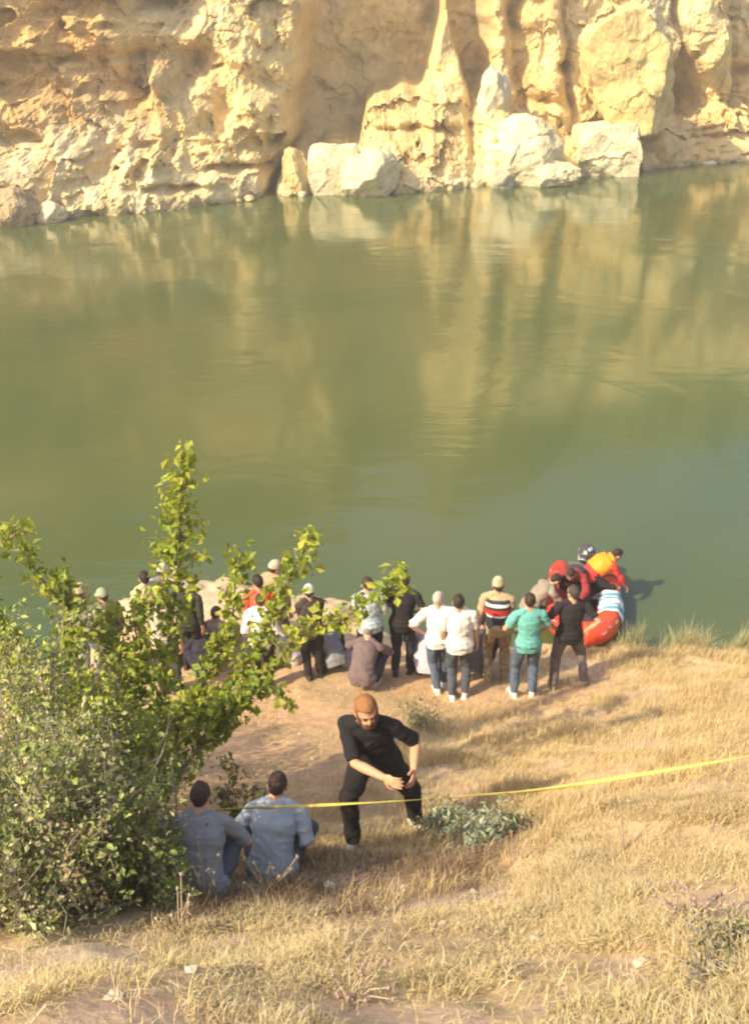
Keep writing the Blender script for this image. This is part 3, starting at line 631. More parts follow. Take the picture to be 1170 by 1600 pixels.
def stand(label, uv, yaw, feet_uv=None, **k):
    rs = random.Random(uv[0]); k.setdefault('twist', rs.uniform(-12, 12)); k.setdefault('roll', rs.uniform(-4, 4)); k.setdefault('head', (rs.uniform(-30, 30), rs.uniform(-4, 14))); k.setdefault('fat', rs.uniform(.90, 1.14))
    if 'hands' not in k: k['hands'] = ((-.215 - rs.uniform(0, .03), rs.uniform(-.04, .16), .80 + rs.uniform(0, .05)), (.215 + rs.uniform(0, .03), rs.uniform(-.04, .16), .80 + rs.uniform(0, .05)))
    loc = place(*uv); f = relfeet(loc, yaw, *feet_uv) if feet_uv else None
    if f is not None: k['feet'] = f
    else:
        c, s_ = math.cos(R(yaw)), math.sin(R(yaw)); f = []
        for (x, y, z) in k.get('feet', ((-.11, 0, 0), (.11, 0, 0))):
            gx_, gy_ = loc[0] + x * c - y * s_, loc[1] + x * s_ + y * c; f.append((x, y, float(H(gx_, gy_)) - loc[2] + z))
        k['feet'] = tuple(f)
    return person(label, loc, yaw, **k)
HIPS = dict(hands=((-.20, -.02, 1.00), (.20, -.02, 1.00)), elbow=((-1, -.5, 0), (1, -.5, 0)))
FOLD = dict(hands=((.10, .24, 1.16), (-.10, .24, 1.12)), elbow=((-.8, -.2, -1), (.8, -.2, -1)))

# 1 bearded man climbing the bank towards the camera, one forearm resting across his thighs
loc = place(600, 1312); yw = 176
f = relfeet(loc, yw, (646, 1296), (556, 1325))
person('bearded man in black stepping up the bank, forearm across his bent thighs', loc, yw, 1.93, pelvis=(.08, -.20, .72 + (f[0][2] + f[1][2]) / 2), pitch=22, roll=4, twist=-4, head=(20, -6), headroll=4,
       feet=f, toes=(30, -14), knee=((-1, -.05, .6), (.2, 1, 0)), hands=((-.22, .12, .82), (-.01, .30, .90)), elbow=((-.35, -1, -.2), (.6, .4, -1)), curl=.45,
       shirt=fab('washed_black', (.014, .012, .015), .2), sleeve=.92, trousers=fab('jet', (.014, .011, .011), .2), hair=(.26, .115, .042), bald=.12, hairsize=1.06, shoe=mat('pale_shoe', (.5, .45, .38), .6), skin=(.56, .29, .17), vox=.0062, fat=.90, beard=(.13, .055, .025), eyes=True)
# 2,3 men sitting on the edge of the bank
def sitter(label, uv, yaw, **k):
    loc = place(*uv); kk = dict(pelvis=(0, 0, .08), pitch=38, feet=((-.16, .52, -.28), (.16, .50, -.28)), knee=((-.5, .3, 1), (.5, .3, 1)), hands=((-.12, .46, .26), (.14, .44, .26)), elbow=((-1, -.2, -1), (1, -.2, -1))); kk.update(k)
    return person(label, loc, yaw, **kk)
sitter('dark-haired man in a dusty blue shirt sitting on the bank edge', (426, 1366), -4, h=1.64, shirt=BLU, sleeve=.9, trousers=DENIM2, vox=.008, fat=1.16, hair=(.035, .02, .014), pitch=42, head=(-4, -6), hands=((-.24, .34, .20), (.27, .20, -.02)), elbow=((-.7, -1, .0), (.5, -1, .0)))
sitter('man in a grey shirt sitting beside the bush, half hidden by weeds', (316, 1396), 6, h=1.62, shirt=GRY, sleeve=.9, trousers=DENIM2, vox=.008, fat=1.12, hair=(.045, .025, .018), head=(-8, 2), pitch=46)
# right-hand row, backs to the camera
stand('man in black polo and grey trousers, hands on hips before the red boat', (882, 1074), -6, ((862, 1078), (912, 1072)), h=1.78, shirt=BLK, sleeve=.7, trousers=GREYT, hair=(.05, .04, .035), pelvis=(-.02, -.01, .93), fat=1.06, vox=.0085, shoe=mat('tan_shoe', (.30, .22, .15), .6), toes=(10, -35), group=CR, **HIPS)
def phone(root, q):
    mb = MB(); mb.box(q['H'][0] + np.array([.01, -.02, -.10]), (.035, .03, .06)); mb.build('white_pouch', WHT, root, bevel=.012)
stand('young man in a teal t-shirt, blue jeans and white shoes watching the red boat', (818, 1088), 3, ((801, 1089), (831, 1088)), h=1.74, shirt=TEAL, sleeve=.7, trousers=DENIM, hair=(.04, .022, .015), shoe=SHW, hands=((-.16, .20, .98), (.16, .20, .96)), elbow=((-1, -.2, -.6), (1, -.2, -.6)), vox=.0085, group=CR, pitch=4, head=(-10, 8), extra=None)
def stripes(h, x, y):
    o = np.full((len(h), 3), 1.0) * np.array([.035, .035, .045])
    o[(h > .37) & (h < .415)] = (.72, .70, .70); o[(h > .235) & (h < .325)] = (.55, .035, .03); o[(h > .205) & (h <= .235)] = (.72, .66, .62); o[h > .44] = (.05, .05, .06); return o
stand('soldier in a khaki cap and dark vest with white and red bands', (772, 1062), -4, ((762, 1066), (786, 1062)), h=1.80, shirt=fab('khaki_shirt', (.40, .30, .17), .1), sleeve=.8, trousers=KHA, cap=CAPK, hair=(.06, .04, .03), shoe=mat('desert_boot', (.30, .22, .13), .8), vest=stripes, vox=.0085, group=CR, head=(8, 2), roll=-3, hands=((-.27, .10, .82), (.10, .25, 1.0)))
stand('dark-haired man in an untucked white t-shirt and grey jeans nearest the path', (714, 1090), -4, ((706, 1093), (726, 1090)), h=1.77, shirt=WHT2, sleeve=.8, trousers=DENIM2, hair=(.03, .02, .016), shoe=SHW, vox=.0085, group=CR, hands=((-.23, .12, .84), (.25, .10, .80)), fat=1.04)
stand('grey-haired man in a white t-shirt with his left elbow out', (682, 1078), 6, ((683, 1083), (694, 1072)), h=1.70, shirt=WHT, sleeve=.85, trousers=DENIM, hair=(.42, .37, .31), bald=.2, shoe=SHW, vox=.009, group=CR, hands=((-.22, .06, 1.0), (.16, .22, .96)), elbow=((-1, -.2, .1), (1, -.3, -.4)), fat=1.05)
stand('man all in black with one bare elbow bent, head hidden by a leafy twig', (627, 1053), -16, ((617, 1055), (641, 1052)), h=1.74, shirt=BLK, sleeve=.6, trousers=NAV, hair=(.03, .02, .016), vox=.009, group=CR, pitch=6, head=(10, 16), hands=((-.06, .22, 1.04), (.14, .16, 1.04)), elbow=((-1, -.2, -.3), (1, -.55, -.2)), fat=1.06)
stand('man in a pale blue-grey shirt and black trousers under the leafy twig', (578, 1056), 4, ((568, 1056), (592, 1056)), h=1.74, shirt=LTB, sleeve=.85, trousers=BLK, hair=(.05, .03, .02), vox=.0095, group=CR, hands=((-.06, .25, 1.08), (.12, .24, 1.06)))
stand('man in a white cap and black shirt with folded arms looking at the water', (490, 1060), 14, ((482, 1062), (502, 1056)), h=1.62, shirt=fab('brown_black', (.05, .035, .035), .15), sleeve=1.2, trousers=BLK, hair=(.05, .04, .03), cap=CAPW, vox=.0095, group=CR, pitch=8, head=(-18, 4), fat=1.05, **FOLD)
# crouching and sitting
SQ = dict(pelvis=(0, -.10, .26), pitch=34, feet=((-.14, .06, 0), (.14, .06, 0)), knee=((-.45, 1, .5), (.45, 1, .5)), hands=((-.12, .45, .42), (.12, .45, .40)), elbow=((-1, .2, -.5), (1, .2, -.5)))
def squat(label, uv, yaw, **k): kk = dict(SQ); kk.update(k); return person(label, place(*uv), yaw, **kk)
squat('man in a grey-brown shirt squatting on the trodden earth with his back to us', (569, 1074), -14, h=1.76, shirt=BRN, sleeve=.85, trousers=NAV, hair=(.22, .17, .14), vox=.0085, fat=1.1, head=(10, 30), shoe=mat('pale_shoe', (.5, .45, .38), .6), group='people crouching on the shore')
squat('crouching figure in grey and black behind the low twig, beside the squatting man', (520, 1046), 30, h=1.7, shirt=GRY, sleeve=1.6, trousers=BLK, hair=(.04, .03, .02), vox=.011, group='people crouching on the shore', head=(0, 30), pitch=50)
sitter('person in pale pinkish white sitting low beside the man in the white cap', (458, 1034), 70, h=1.66, shirt=fab('pinkish', (.66, .56, .56), .05), sleeve=1.7, trousers=fab('pale_trouser', (.60, .52, .50), .05), hair=(.30, .20, .14), vox=.011, pitch=50, head=(0, 30), feet=((-.16, .45, 0), (.16, .45, 0)))
squat('crouching person in lavender beyond the two men in white t-shirts', (668, 1056), -10, h=1.68, shirt=LAV, sleeve=1.6, trousers=LAV, hair=(.10, .06, .05), vox=.011, head=(0, 20), group='people crouching on the shore')
squat('crouching person in dark grey between the white t-shirt and the soldier', (742, 1052), -20, h=1.72, shirt=fab('slate', (.10, .085, .10), .1), sleeve=1.6, trousers=NAV, hair=(.03, .02, .02), vox=.011, head=(0, 20), group='people crouching on the shore')
# left-hand crowd on the spit, seen through the tree
stand('man in a white shirt and black trousers standing behind the branches on the path edge', (412, 1076), 8, ((402, 1076), (422, 1078)), h=1.62, shirt=WHT, sleeve=1.5, trousers=BLK, hair=(.04, .03, .02), vox=.010, group=CR, hands=((-.16, .20, 1.0), (.14, .22, 1.02)), pitch=8, head=(0, 20))
stand('dark-haired man in an orange-red t-shirt seen through the leaves', (414, 1050), 10, h=1.74, shirt=RED, sleeve=.8, trousers=fab('rust', (.16, .06, .05), .1), hair=(.02, .015, .012), vox=.010, group=CR)
stand('man in beige cap and tan shirt standing behind the orange-red t-shirt', (432, 1028), -30, h=1.78, shirt=fab('tan', (.34, .25, .15), .1), sleeve=1.5, trousers=GREYT, cap=fab('cap_beige', (.50, .38, .28), .08), hair=(.05, .03, .02), vox=.010, group=CR)
sitter('black-haired person in a navy shirt sitting among the leaves', (322, 1052), 10, h=1.70, shirt=NAV, sleeve=1.6, trousers=NAV, hair=(.025, .015, .012), vox=.009, feet=((-.16, .5, 0), (.16, .5, 0)), pitch=18, fat=1.08)
sitter('brown-haired man in a beige shirt sitting beyond the navy shirt', (336, 1030), -10, h=1.76, shirt=BEI, sleeve=1.0, trousers=BEI, hair=(.09, .05, .035), vox=.009, feet=((-.16, .5, 0), (.16, .5, 0)), pitch=20, fat=1.12)
stand('man in a dark green-black jacket standing left of the beige shirt', (302, 1046), -18, h=1.60, shirt=fab('dark_green', (.035, .035, .025), .15), sleeve=1.7, trousers=BLK, hair=(.45, .38, .32), vox=.010, group=CR, pitch=10, head=(20, 14))
stand('man in a white cap and slate shirt at the far edge of the spit', (293, 1034), 20, h=1.72, shirt=fab('slate_blue', (.12, .12, .16), .12), sleeve=.9, trousers=NAV, cap=CAPW, hair=(.04, .03, .02), vox=.010, group=CR)
stand('man in a pale cap and white shirt half hidden under the tall leafy shoot', (268, 1030), -10, h=1.72, shirt=WHT2, sleeve=.9, trousers=GREYT, cap=fab('cap_pale', (.45, .39, .32), .06), hair=(.04, .03, .02), vox=.010, group=CR)
stand('black-haired person in a yellowish shirt at the left rim of the spit', (243, 1040), 20, h=1.70, shirt=fab('yellowish', (.50, .44, .24), .08), sleeve=1.5, trousers=GREYT, hair=(.02, .018, .014), vox=.010, group=CR)
stand('person in dark trousers on the path whose upper body is lost in the leaves', (266, 1082), -6, h=1.75, shirt=fab('pale_tee', (.50, .42, .36), .08), sleeve=.9, trousers=fab('olive_black', (.045, .05, .04), .15), hair=(.03, .02, .02), vox=.010, group=CR)
stand('soldier in green camouflage and a field cap standing furthest left by the water', (146, 1066), -25, h=1.76, shirt=GRC, sleeve=1.7, trousers=fab('grey_blue', (.22, .26, .30), .1), cap=CAPK, hair=(.05, .03, .02), vox=.010, group=CR)
stand('person in a pale green field cap just right of the leftmost soldier', (178, 1068), 15, h=1.66, shirt=GRC, sleeve=1.7, trousers=GRC, cap=fab('cap_green', (.28, .30, .20), .08), hair=(.03, .02, .02), vox=.010, group=CR)

# ============================================================ RESCUE BOAT
BS_ = .74; bp_ = at_z(908, 966, 0.0); BY_ = -12.0      # boat heading: stern away from the shore
boat = empty('inflatable_boat', (bp_[0], bp_[1], .02), R(BY_)); boat.scale = (BS_,) * 3; put(boat, 'red inflatable rescue boat pulled up bow first at the shore', 'boat')
TUB = mat('boat_red', (.80, .075, .022), .42, .06, 3, .1, 20, spec=.5); TUBD = mat('boat_dark_red', (.33, .025, .02), .5, .1, 3, .1, 20, spec=.5); FLR = mat('boat_floor', (.05, .045, .05), .7); GRM = mat('engine_grey', (.055, .055, .06), .32, .1, 5, spec=.6); SIL = mat('engine_silver', (.55, .55, .56), .3, .05, 5, metal=.6)
# local: +Y = stern (away from shore), -Y = bow
def boat_path(hw, n=9):
    a = [(hw, 1.5), (hw, 1.0), (hw, .5), (hw, 0), (hw * .97, -.5), (hw * .80, -1.0), (hw * .45, -1.35), (0, -1.5)]; a = a + [(-x, y) for x, y in a[-2::-1]]; return a
def ptz(x, y): return (x, y, .26 + .22 * max(0, (-y - .3)) ** 1.5)
pp = [ptz(x, y) for x, y in boat_path(.58)]
# the two sides are separate air chambers
right = [pp[i] for i in range(0, 8)]; left = [pp[i] for i in range(7, 15)]
def smooth_path(p, n=4):
    p = np.array(p); t = np.linspace(0, len(p) - 1, (len(p) - 1) * n + 1); out = []
    for q in t:
        i = min(int(q), len(p) - 2); f_ = q - i; p0 = p[max(i - 1, 0)]; p1 = p[i]; p2 = p[i + 1]; p3 = p[min(i + 2, len(p) - 1)]
        out.append(.5 * ((2 * p1) + (-p0 + p2) * f_ + (2 * p0 - 5 * p1 + 4 * p2 - p3) * f_ ** 2 + (-p0 + 3 * p1 - 3 * p2 + p3) * f_ ** 3))
    return out
for nm, pth, flip in (('tube', right, 0), ('tube', left, 1)):
    q = smooth_path(pth); r_ = [.255] * len(q); mb = MB()
    if flip: q = q[::-1]
    st_ = np.array(q[0]) - np.array(q[1]); st_ /= np.linalg.norm(st_)
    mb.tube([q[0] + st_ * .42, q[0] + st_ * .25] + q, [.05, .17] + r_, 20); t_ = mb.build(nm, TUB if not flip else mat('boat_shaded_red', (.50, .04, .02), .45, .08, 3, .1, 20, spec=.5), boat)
    for yy in (3, 9, 15):
        m2 = MB(); c_ = q[yy]; d_ = nrm(q[yy + 1] - q[yy]); m2.tube([c_ - d_ * .05, c_ + d_ * .05], .262, 20); m2.build('band', TUBD, t_)
    m2 = MB(); rp = [np.array(c_) + [(.21 if not flip else -.21) * (1 if abs(c_[0]) > .2 else .3), 0 if abs(c_[0]) > .3 else -.15, .13 + .03 * math.cos(i * 1.57)] for i, c_ in enumerate(q[2:-3])]; m2.tube(rp, .012, 6); m2.build('grab_line', mat('rope', (.55, .50, .42), .8), t_)
mb = MB(); mb.box((0, .15, .12), (.42, 1.25, .03)); mb.build('floor', FLR, boat, bevel=.01)
mb = MB(); mb.box((0, 1.38, .36), (.40, .03, .26)); mb.build('transom', mat('transom', (.12, .11, .11), .5), boat, bevel=.015)
mb = MB(); mb.box((0, .3, .42), (.46, .12, .02)); mb.build('seat', mat('bench_grey', (.2, .19, .19), .5), boat, bevel=.01)
mot = MB(); mot.ell((0, 1.50, .84), (.20, .28, .22)); mot.box((0, 1.50, .80), (.16, .22, .12)); cw = mot.build('engine_cowling', GRM, boat, voxel=.015, relax=6)
m2 = MB(); m2.box((0, 1.50, .78), (.198, .262, .014)); m2.build('trim_stripe', SIL, cw, bevel=.01)
m2 = MB(); m2.ell((.06, 1.40, 1.01), (.07, .12, .03)); m2.build('silver_cap', SIL, cw)
mb = MB(); mb.tube([(0, 1.52, .70), (0, 1.58, .35), (0, 1.62, -.2)], [.10, .075, .06], 12); mb.box((0, 1.47, .62), (.09, .07, .10)); mb.build('engine_leg', GRM, boat)
mb = MB(); mb.tube([(0, 1.30, .74), (.05, .95, .80)], [.025, .03], 8); mb.build('tiller', GRM, boat)
# towel with pale blue and white stripes thrown over the right-hand tube
c_, s_ = math.cos(R(BY_)), math.sin(R(BY_))
def bl(x, y, z): x *= BS_; y *= BS_; z *= BS_; return np.array([bp_[0] + x * c_ - y * s_, bp_[1] + x * s_ + y * c_, .02 + z])
nn, mm = 22, 34; us = np.linspace(-1, 1, nn); vs = np.linspace(-.42, .42, mm); V = []; Cc = []
for a in us:
    for b in vs:
        th_ = a * 1.35 + .35; r_ = .285 + .02 * math.sin(b * 22 + a * 2) + .01 * math.sin(a * 9)
        V.append((.58 + r_ * math.sin(th_), b + .05 * math.sin(a * 3), .26 + r_ * math.cos(th_)))
        k_ = int((b + .42) / .093) % 2; Cc.append((.12, .30, .42) if k_ else (.78, .80, .80))
idx = np.arange(nn * mm).reshape(nn, mm); Q = np.stack([idx[:-1, :-1], idx[:-1, 1:], idx[1:, 1:], idx[1:, :-1]], -1).reshape(-1, 4)
tw_ = mesh_np('towel', np.array(V), Q, mat_tint('towel_cloth', .95, 0, .3, 60, .005, .08, 10), None, True, np.array(Cc)); tw_.location = (bp_[0], bp_[1], .02); tw_.rotation_euler = (0, 0, R(BY_)); tw_.scale = (BS_,) * 3
sm = tw_.modifiers.new('s', 'SOLIDIFY'); sm.thickness = .012
dg = bpy.context.evaluated_depsgraph_get(); me = bpy.data.meshes.new_from_object(tw_.evaluated_get(dg)); tw_.modifiers.clear(); tw_.data = me
put(tw_, 'pale blue and white striped towel draped over the side tube of the red boat', 'towel')
# dark kit bag lying in the boat
mb = MB(); mb.tube([(-.30, -.25, .34), (-.05, .15, .36), (.22, .55, .36)], [.15, .19, .16], 14, True, True); kb = mb.build('kit_bag', BLK, None, True, .014, 3, .02, 7); put(kb, 'black kit bag lying on the floor of the red boat', 'bag'); kb.location = (bp_[0], bp_[1], .02); kb.rotation_euler = (0, 0, R(BY_)); kb.scale = (BS_,) * 3
m2 = MB(); m2.tube([(-.22, -.1, .50), (-.1, .05, .60), (.05, .22, .60), (.12, .36, .52)], .015, 6); m2.build('handle', mat('strap', (.1, .08, .08), .8), kb)
# people working at the boat
ORA = mat('life_orange', (.90, .27, .02), .6, .08, 8, .2, 60)
person('rescuer in an orange life jacket bending over the right side of the boat', bl(.30, .72, .12), -78, 1.70, pelvis=(0, -.20, .50), pitch=58, head=(0, -10), feet=((-.14, -.30, 0), (.16, -.12, 0)), hands=((-.20, .50, .34), (.22, .46, .30)), elbow=((-1, 0, .6), (1, 0, .2)), knee=((-.5, 1, .3), (.5, 1, .3)),
       shirt=fab('rescue_red', (.62, .05, .04), .08), sleeve=1.7, trousers=BLK, hair=(.025, .018, .014), lifevest=ORA, vox=.010)
person('crew member in a dark red jacket crouching inside the boat over the black bag', bl(-.20, .42, .14), 150, 1.74, pelvis=(0, -.2, .40), pitch=60, head=(0, 5), feet=((-.15, -.05, 0), (.15, .02, 0)), hands=((-.18, .5, .30), (.18, .5, .28)), knee=((-.4, 1, .6), (.4, 1, .6)), elbow=((-1, 0, .2), (1, 0, .2)),
       shirt=fab('dark_red', (.22, .03, .03), .1), sleeve=1.7, trousers=NAV, hair=(.03, .02, .016), vest=lambda h, x, y: np.full((len(h), 3), 1.) * np.array([.05, .045, .06]), vox=.010)
lp = bl(-1.0, -.35, 0); lp[2] = max(-.25, float(H(lp[0], lp[1])))
person('dark-haired man in a grey-brown top leaning over the left side of the boat', lp, -68, 1.74, pelvis=(0, -.16, .62), pitch=50, head=(0, 5), feet=((-.14, -.1, 0), (.14, .1, 0)), hands=((-.2, .50, .50), (.2, .48, .48)), elbow=((-1, -.3, .2), (1, -.3, .2)), shirt=fab('grey_brown_light', (.26, .21, .17), .1), sleeve=1.7, trousers=BLK, hair=(.035, .02, .015), vox=.010)

# ============================================================ VEGETATION
def leaf_mesh(name, Cn, size, cols, mt, parent=None, up=.55, seed=0, aspect=.5):
    """one small folded leaf per centre"""
    rg = np.random.default_rng(seed); n = len(Cn)
    nr = rg.normal(size=(n, 3)) * .8 + [0, 0, up]; nr /= np.linalg.norm(nr, axis=1)[:, None]
    a = rg.normal(size=(n, 3)); a -= nr * (a * nr).sum(1)[:, None]; a /= np.linalg.norm(a, axis=1)[:, None]; b = np.cross(nr, a)
    L = (size * rg.uniform(.4, 1.5, n) ** 1.1)[:, None]; W = L * aspect
    p0 = Cn - a * L * .5; p1 = Cn + b * W * .5 + nr * W * .14 - a * L * .08; p2 = Cn + a * L * .5 - nr * L * .10; p3 = Cn - b * W * .5 + nr * W * .14 - a * L * .08
    V = np.stack([p0, p1, p2, p3], 1).reshape(-1, 3); i = np.arange(n)[:, None] * 4
    T = np.concatenate([i + [0, 1, 2], i + [0, 2, 3]]); cc = np.repeat(cols, 4, 0)
    return mesh_np(name, V, T, mt, parent, False, cc)
LEAF = mat_tint('leaf', .5, .42, 0, 1, 1, .12, 5, .35); LEAFD = mat_tint('leaf_matt', .8, .22, 0, 1, 1, .12, 5, .2)
BARK = mat('bark', (.17, .125, .085), .9, .3, 14, .6, 60); BARKG = mat('bark_grey', (.24, .205, .16), .9, .3, 14, .6, 60)
def limb_tree(label, base, limbs, leafsize, dens, palette, seed, trunk_r=.06, cat='tree', name='leafy_tree'):
    rg = np.random.default_rng(seed); root = empty(name, base); put(root, label, cat); wood = MB(); twig = MB(); Cs = []; Ks = []
    base = np.array(base)
    for lm in limbs:
        pts = [base * 0] + [at_y(u, v, y) - base for (u, v, y, r) in lm]; rad = [0] + [q[3] for q in lm]
        P_ = np.array(smooth_path(pts, 6)); t = np.linspace(0, len(pts) - 1, len(P_)); Rr = np.interp(t, range(len(rad)), rad)
        P_ = P_ + np.cumsum(rg.normal(size=P_.shape) * .005, 0); P_[0] = pts[0] - np.array([0, 0, .1])
        wood.tube(P_, np.linspace(trunk_r * .38, .004, len(P_)), 7)
        for k in range(1, len(P_)):
            r = Rr[k] * (1.2 if cat == 'tree' else 1)
            if r <= .01: continue
            L = np.linalg.norm(P_[k] - P_[k - 1]); m = max(1, int(dens * L * (r + .04) * 10 / 18))
            for _ in range(m):                      # a twig carrying a rosette of leaves
                d = nrm(rg.normal(size=3) + [0, 0, .5]); l = r * rg.uniform(.35, 1.05); q = P_[k] + (P_[k - 1] - P_[k]) * rg.uniform(); e = q + d * l
                twig.tube([q, q + d * l * .55 + [0, 0, .01], e], [.004, .003, .0018], 4, False)
                c = rg.integers(7, 15); Cs.append(e - d * (rg.uniform(0, .6, c) * l)[:, None] + rg.normal(size=(c, 3)) * (leafsize * .62)); Ks.append(np.full(c, rg.integers(0, len(palette))))
    Cs = np.concatenate(Cs); Ks = np.concatenate(Ks); pal = np.array(palette)
    jit = rg.random(len(Ks)); Ks = np.where(jit < .3, rg.integers(0, len(palette), len(Ks)), Ks); cols = pal[Ks] * rg.uniform(.75, 1.25, (len(Ks), 1))
    wood.build('trunk', BARK, root); twig.build('twigs', BARKG, root); leaf_mesh('crown', Cs, leafsize, cols, LEAF, root, .6, seed, .62); return root
YG = [(.36, .40, .040), (.27, .34, .035), (.44, .44, .06), (.19, .26, .03), (.33, .36, .05)]
tb = ground(205, 1345)
limb_tree('slender tree with bright yellow-green leaves whose shoots rise in front of the crowd', tb, [
    [(235, 1180, 7.2, .02), (255, 1080, 7.7, .16), (268, 985, 8.0, .17), (282, 905, 8.2, .16), (285, 850, 8.3, .27), (284, 790, 8.4, .24), (290, 735, 8.5, .14), (296, 703, 8.5, .06)],
    [(270, 1160, 7.2, .02), (325, 1060, 7.6, .14), (365, 970, 7.9, .12), (374, 905, 8.0, .15), (378, 858, 8.1, .08)],
    [(290, 1170, 7.0, .02), (365, 1075, 7.5, .14), (420, 985, 7.8, .12), (452, 915, 8.0, .10), (475, 868, 8.1, .17), (500, 826, 8.2, .07)],
    [(300, 1180, 6.9, 0), (380, 1100, 7.3, .14), (440, 1030, 7.5, .03), (470, 985, 7.6, .10), (520, 985, 7.7, .12), (560, 950, 7.8, .10), (600, 925, 7.9, .17), (620, 896, 7.9, .10)],
    [(290, 1200, 6.9, 0), (350, 1110, 7.2, .16), (405, 1082, 7.3, .08), (452, 1098, 7.3, .05)],
    [(200, 1180, 7.0, .05), (190, 1060, 7.5, .26), (160, 975, 7.8, .09), (185, 945, 7.9, .05)],
    [(210, 1180, 7.0, .05), (225, 1040, 7.6, .24), (215, 975, 7.9, .15), (235, 930, 8.0, .07)],
    [(150, 1200, 6.9, .05), (105, 1060, 7.3, .20), (108, 965, 7.5, .09), (62, 905, 7.6, .08), (36, 862, 7.7, .04)],
    [(130, 1220, 6.8, .05), (50, 1080, 7.1, .22), (20, 990, 7.3, .15), (-30, 930, 7.4, .10)],
    [(240, 1190, 7.0, .05), (300, 1100, 7.4, .28), (350, 1125, 7.3, .20), (380, 1100, 7.4, .10)],
    [(170, 1190, 6.9, .10), (140, 1110, 7.2, .30), (90, 1130, 7.1, .25)],
    [(120, 1200, 6.9, .05), (0, 1010, 7.2, .10), (-30, 890, 7.4, .07), (10, 848, 7.5, .08), (48, 832, 7.5, .05)],
    [(110, 1010, 7.4, .10), (112, 925, 7.6, .07), (98, 908, 7.6, .05)],
    [(240, 1200, 6.9, .10), (250, 1140, 7.1, .30), (310, 1150, 7.0, .20)],
], .085, 320, YG, 3)
def shrub(label, base, h, spread, nst, nleaf, ls, pal, seed, name='shrub', lean=(0, 0), matl=None, up=.3, aspect=.6, group=None):
    rg = np.random.default_rng(seed); root = empty(name, base); put(root, label, 'shrub', group); wood = MB(); Cs = []; Ks = []; pal = np.array(pal)
    per = int(nleaf * (.60 if h > .5 else 1)) // nst
    for i in range(nst):
        a = rg.uniform(0, 2 * math.pi); rr = spread * math.sqrt(rg.uniform(.02, 1)) * rg.choice([1, 1, 1.25]); tip = np.array([math.cos(a) * rr + lean[0], math.sin(a) * rr + lean[1], h * (rg.uniform(.45, 1.0) if rg.random() < .7 else rg.uniform(1.0, 1.35)) * math.sqrt(max(.15, 1 - .65 * (rr / spread) ** 2))])
        b0 = np.array([math.cos(a), math.sin(a), 0]) * spread * .15 * rg.random(); mid = b0 * .5 + tip * .5 + [0, 0, h * .12] + rg.normal(size=3) * .06 * h
        P_ = np.array(smooth_path([b0 - [0, 0, .08], mid, tip], 6)); wood.tube(P_, np.linspace(.012, .003, len(P_)), 5)
        subs = [P_]
        for k in range(5):
            s0 = P_[rg.integers(4, len(P_))]; e = s0 + nrm(rg.normal(size=3) + [0, 0, .6]) * h * rg.uniform(.12, .32); q = np.array([s0, (s0 + e) / 2 + rg.normal(size=3) * .02, e]); wood.tube(q, [.004, .003, .0015], 4, False); subs.append(np.array(smooth_path(q, 4)))
        kc = rg.integers(0, len(pal)); lf = rg.choice([.12, .7, 1.1, 1.5])
        for S in subs:
            m = int(per / 6 * lf); t = rg.uniform(.25 if S is P_ else .1, 1, m) * (len(S) - 1); ii = t.astype(int).clip(0, len(S) - 2); c = S[ii] + (S[ii + 1] - S[ii]) * (t - ii)[:, None] + rg.normal(size=(m, 3)) * ls * 1.15
            Cs.append(c); Ks.append(np.where(rg.random(m) < .35, rg.integers(0, len(pal), m), kc))
    Cs = np.concatenate(Cs); Ks = np.concatenate(Ks); Cs[:, 2] = np.maximum(Cs[:, 2], -.02)
    wood.build('stems', BARKG, root); leaf_mesh('foliage', Cs, ls, pal[Ks] * rg.uniform(.7, 1.3, (len(Ks), 1)), matl or LEAFD, root, up, seed, aspect); return root
GG = [(.30, .31, .13), (.38, .36, .18), (.22, .25, .09), (.46, .42, .25), (.29, .34, .10)]
DG = [(.22, .31, .06), (.31, .36, .08), (.16, .22, .05), (.38, .38, .12)]
DRY = [(.34, .26, .14), (.28, .22, .12), (.22, .20, .10), (.40, .32, .20)]
for lab, uv, h, sp, nst, nl, ls, pal, sd_, ln in [
    ('grey-green bush at the left edge of the picture, lowest on the slope', (20, 1440), 1.15, .62, 34, 9000, .040, GG, 11, (0, 0)),
    ('grey-green bush with pale dry heads, second from left at the thicket foot', (130, 1425), 1.15, .55, 32, 7500, .040, GG + DRY[:1], 12, (0, 0)),
    ('dark olive bush closing the thicket on the right beside the sitting men', (200, 1408), 1.10, .45, 30, 8000, .040, DG + GG[:2], 13, (.05, 0)),
    ('tall grey twiggy bush behind the lowest one at the left edge', (10, 1330), 1.55, .75, 34, 9000, .040, GG + DG, 14, (0, 0)),
    ('tall mixed green bush in the middle of the thicket', (120, 1310), 1.60, .70, 36, 9000, .044, GG + DG + YG, 15, (0, 0)),
    ('fresh mid-green bush at the foot of the yellow-green tree', (200, 1310), 1.25, .52, 34, 8500, .046, DG + YG, 16, (.05, .1)),
    ('low brownish bush brushing the left shoulder of the man in grey', (250, 1405), .50, .28, 22, 4200, .026, GG + DRY, 17, (0, 0)),
    ('pale half-dry bush at the far left below the yellow-green shoots', (-60, 1240), 1.5, .8, 30, 7000, .048, YG + DG, 18, (0, .2)),
    ('half-dry bush on the waterside of the thicket under the tree', (150, 1210), 1.1, .75, 30, 6500, .044, YG + GG, 19, (0, 0))]:
    shrub(lab, tuple(ground(*uv)), h, sp, nst, nl, ls, pal, sd_, lean=ln)
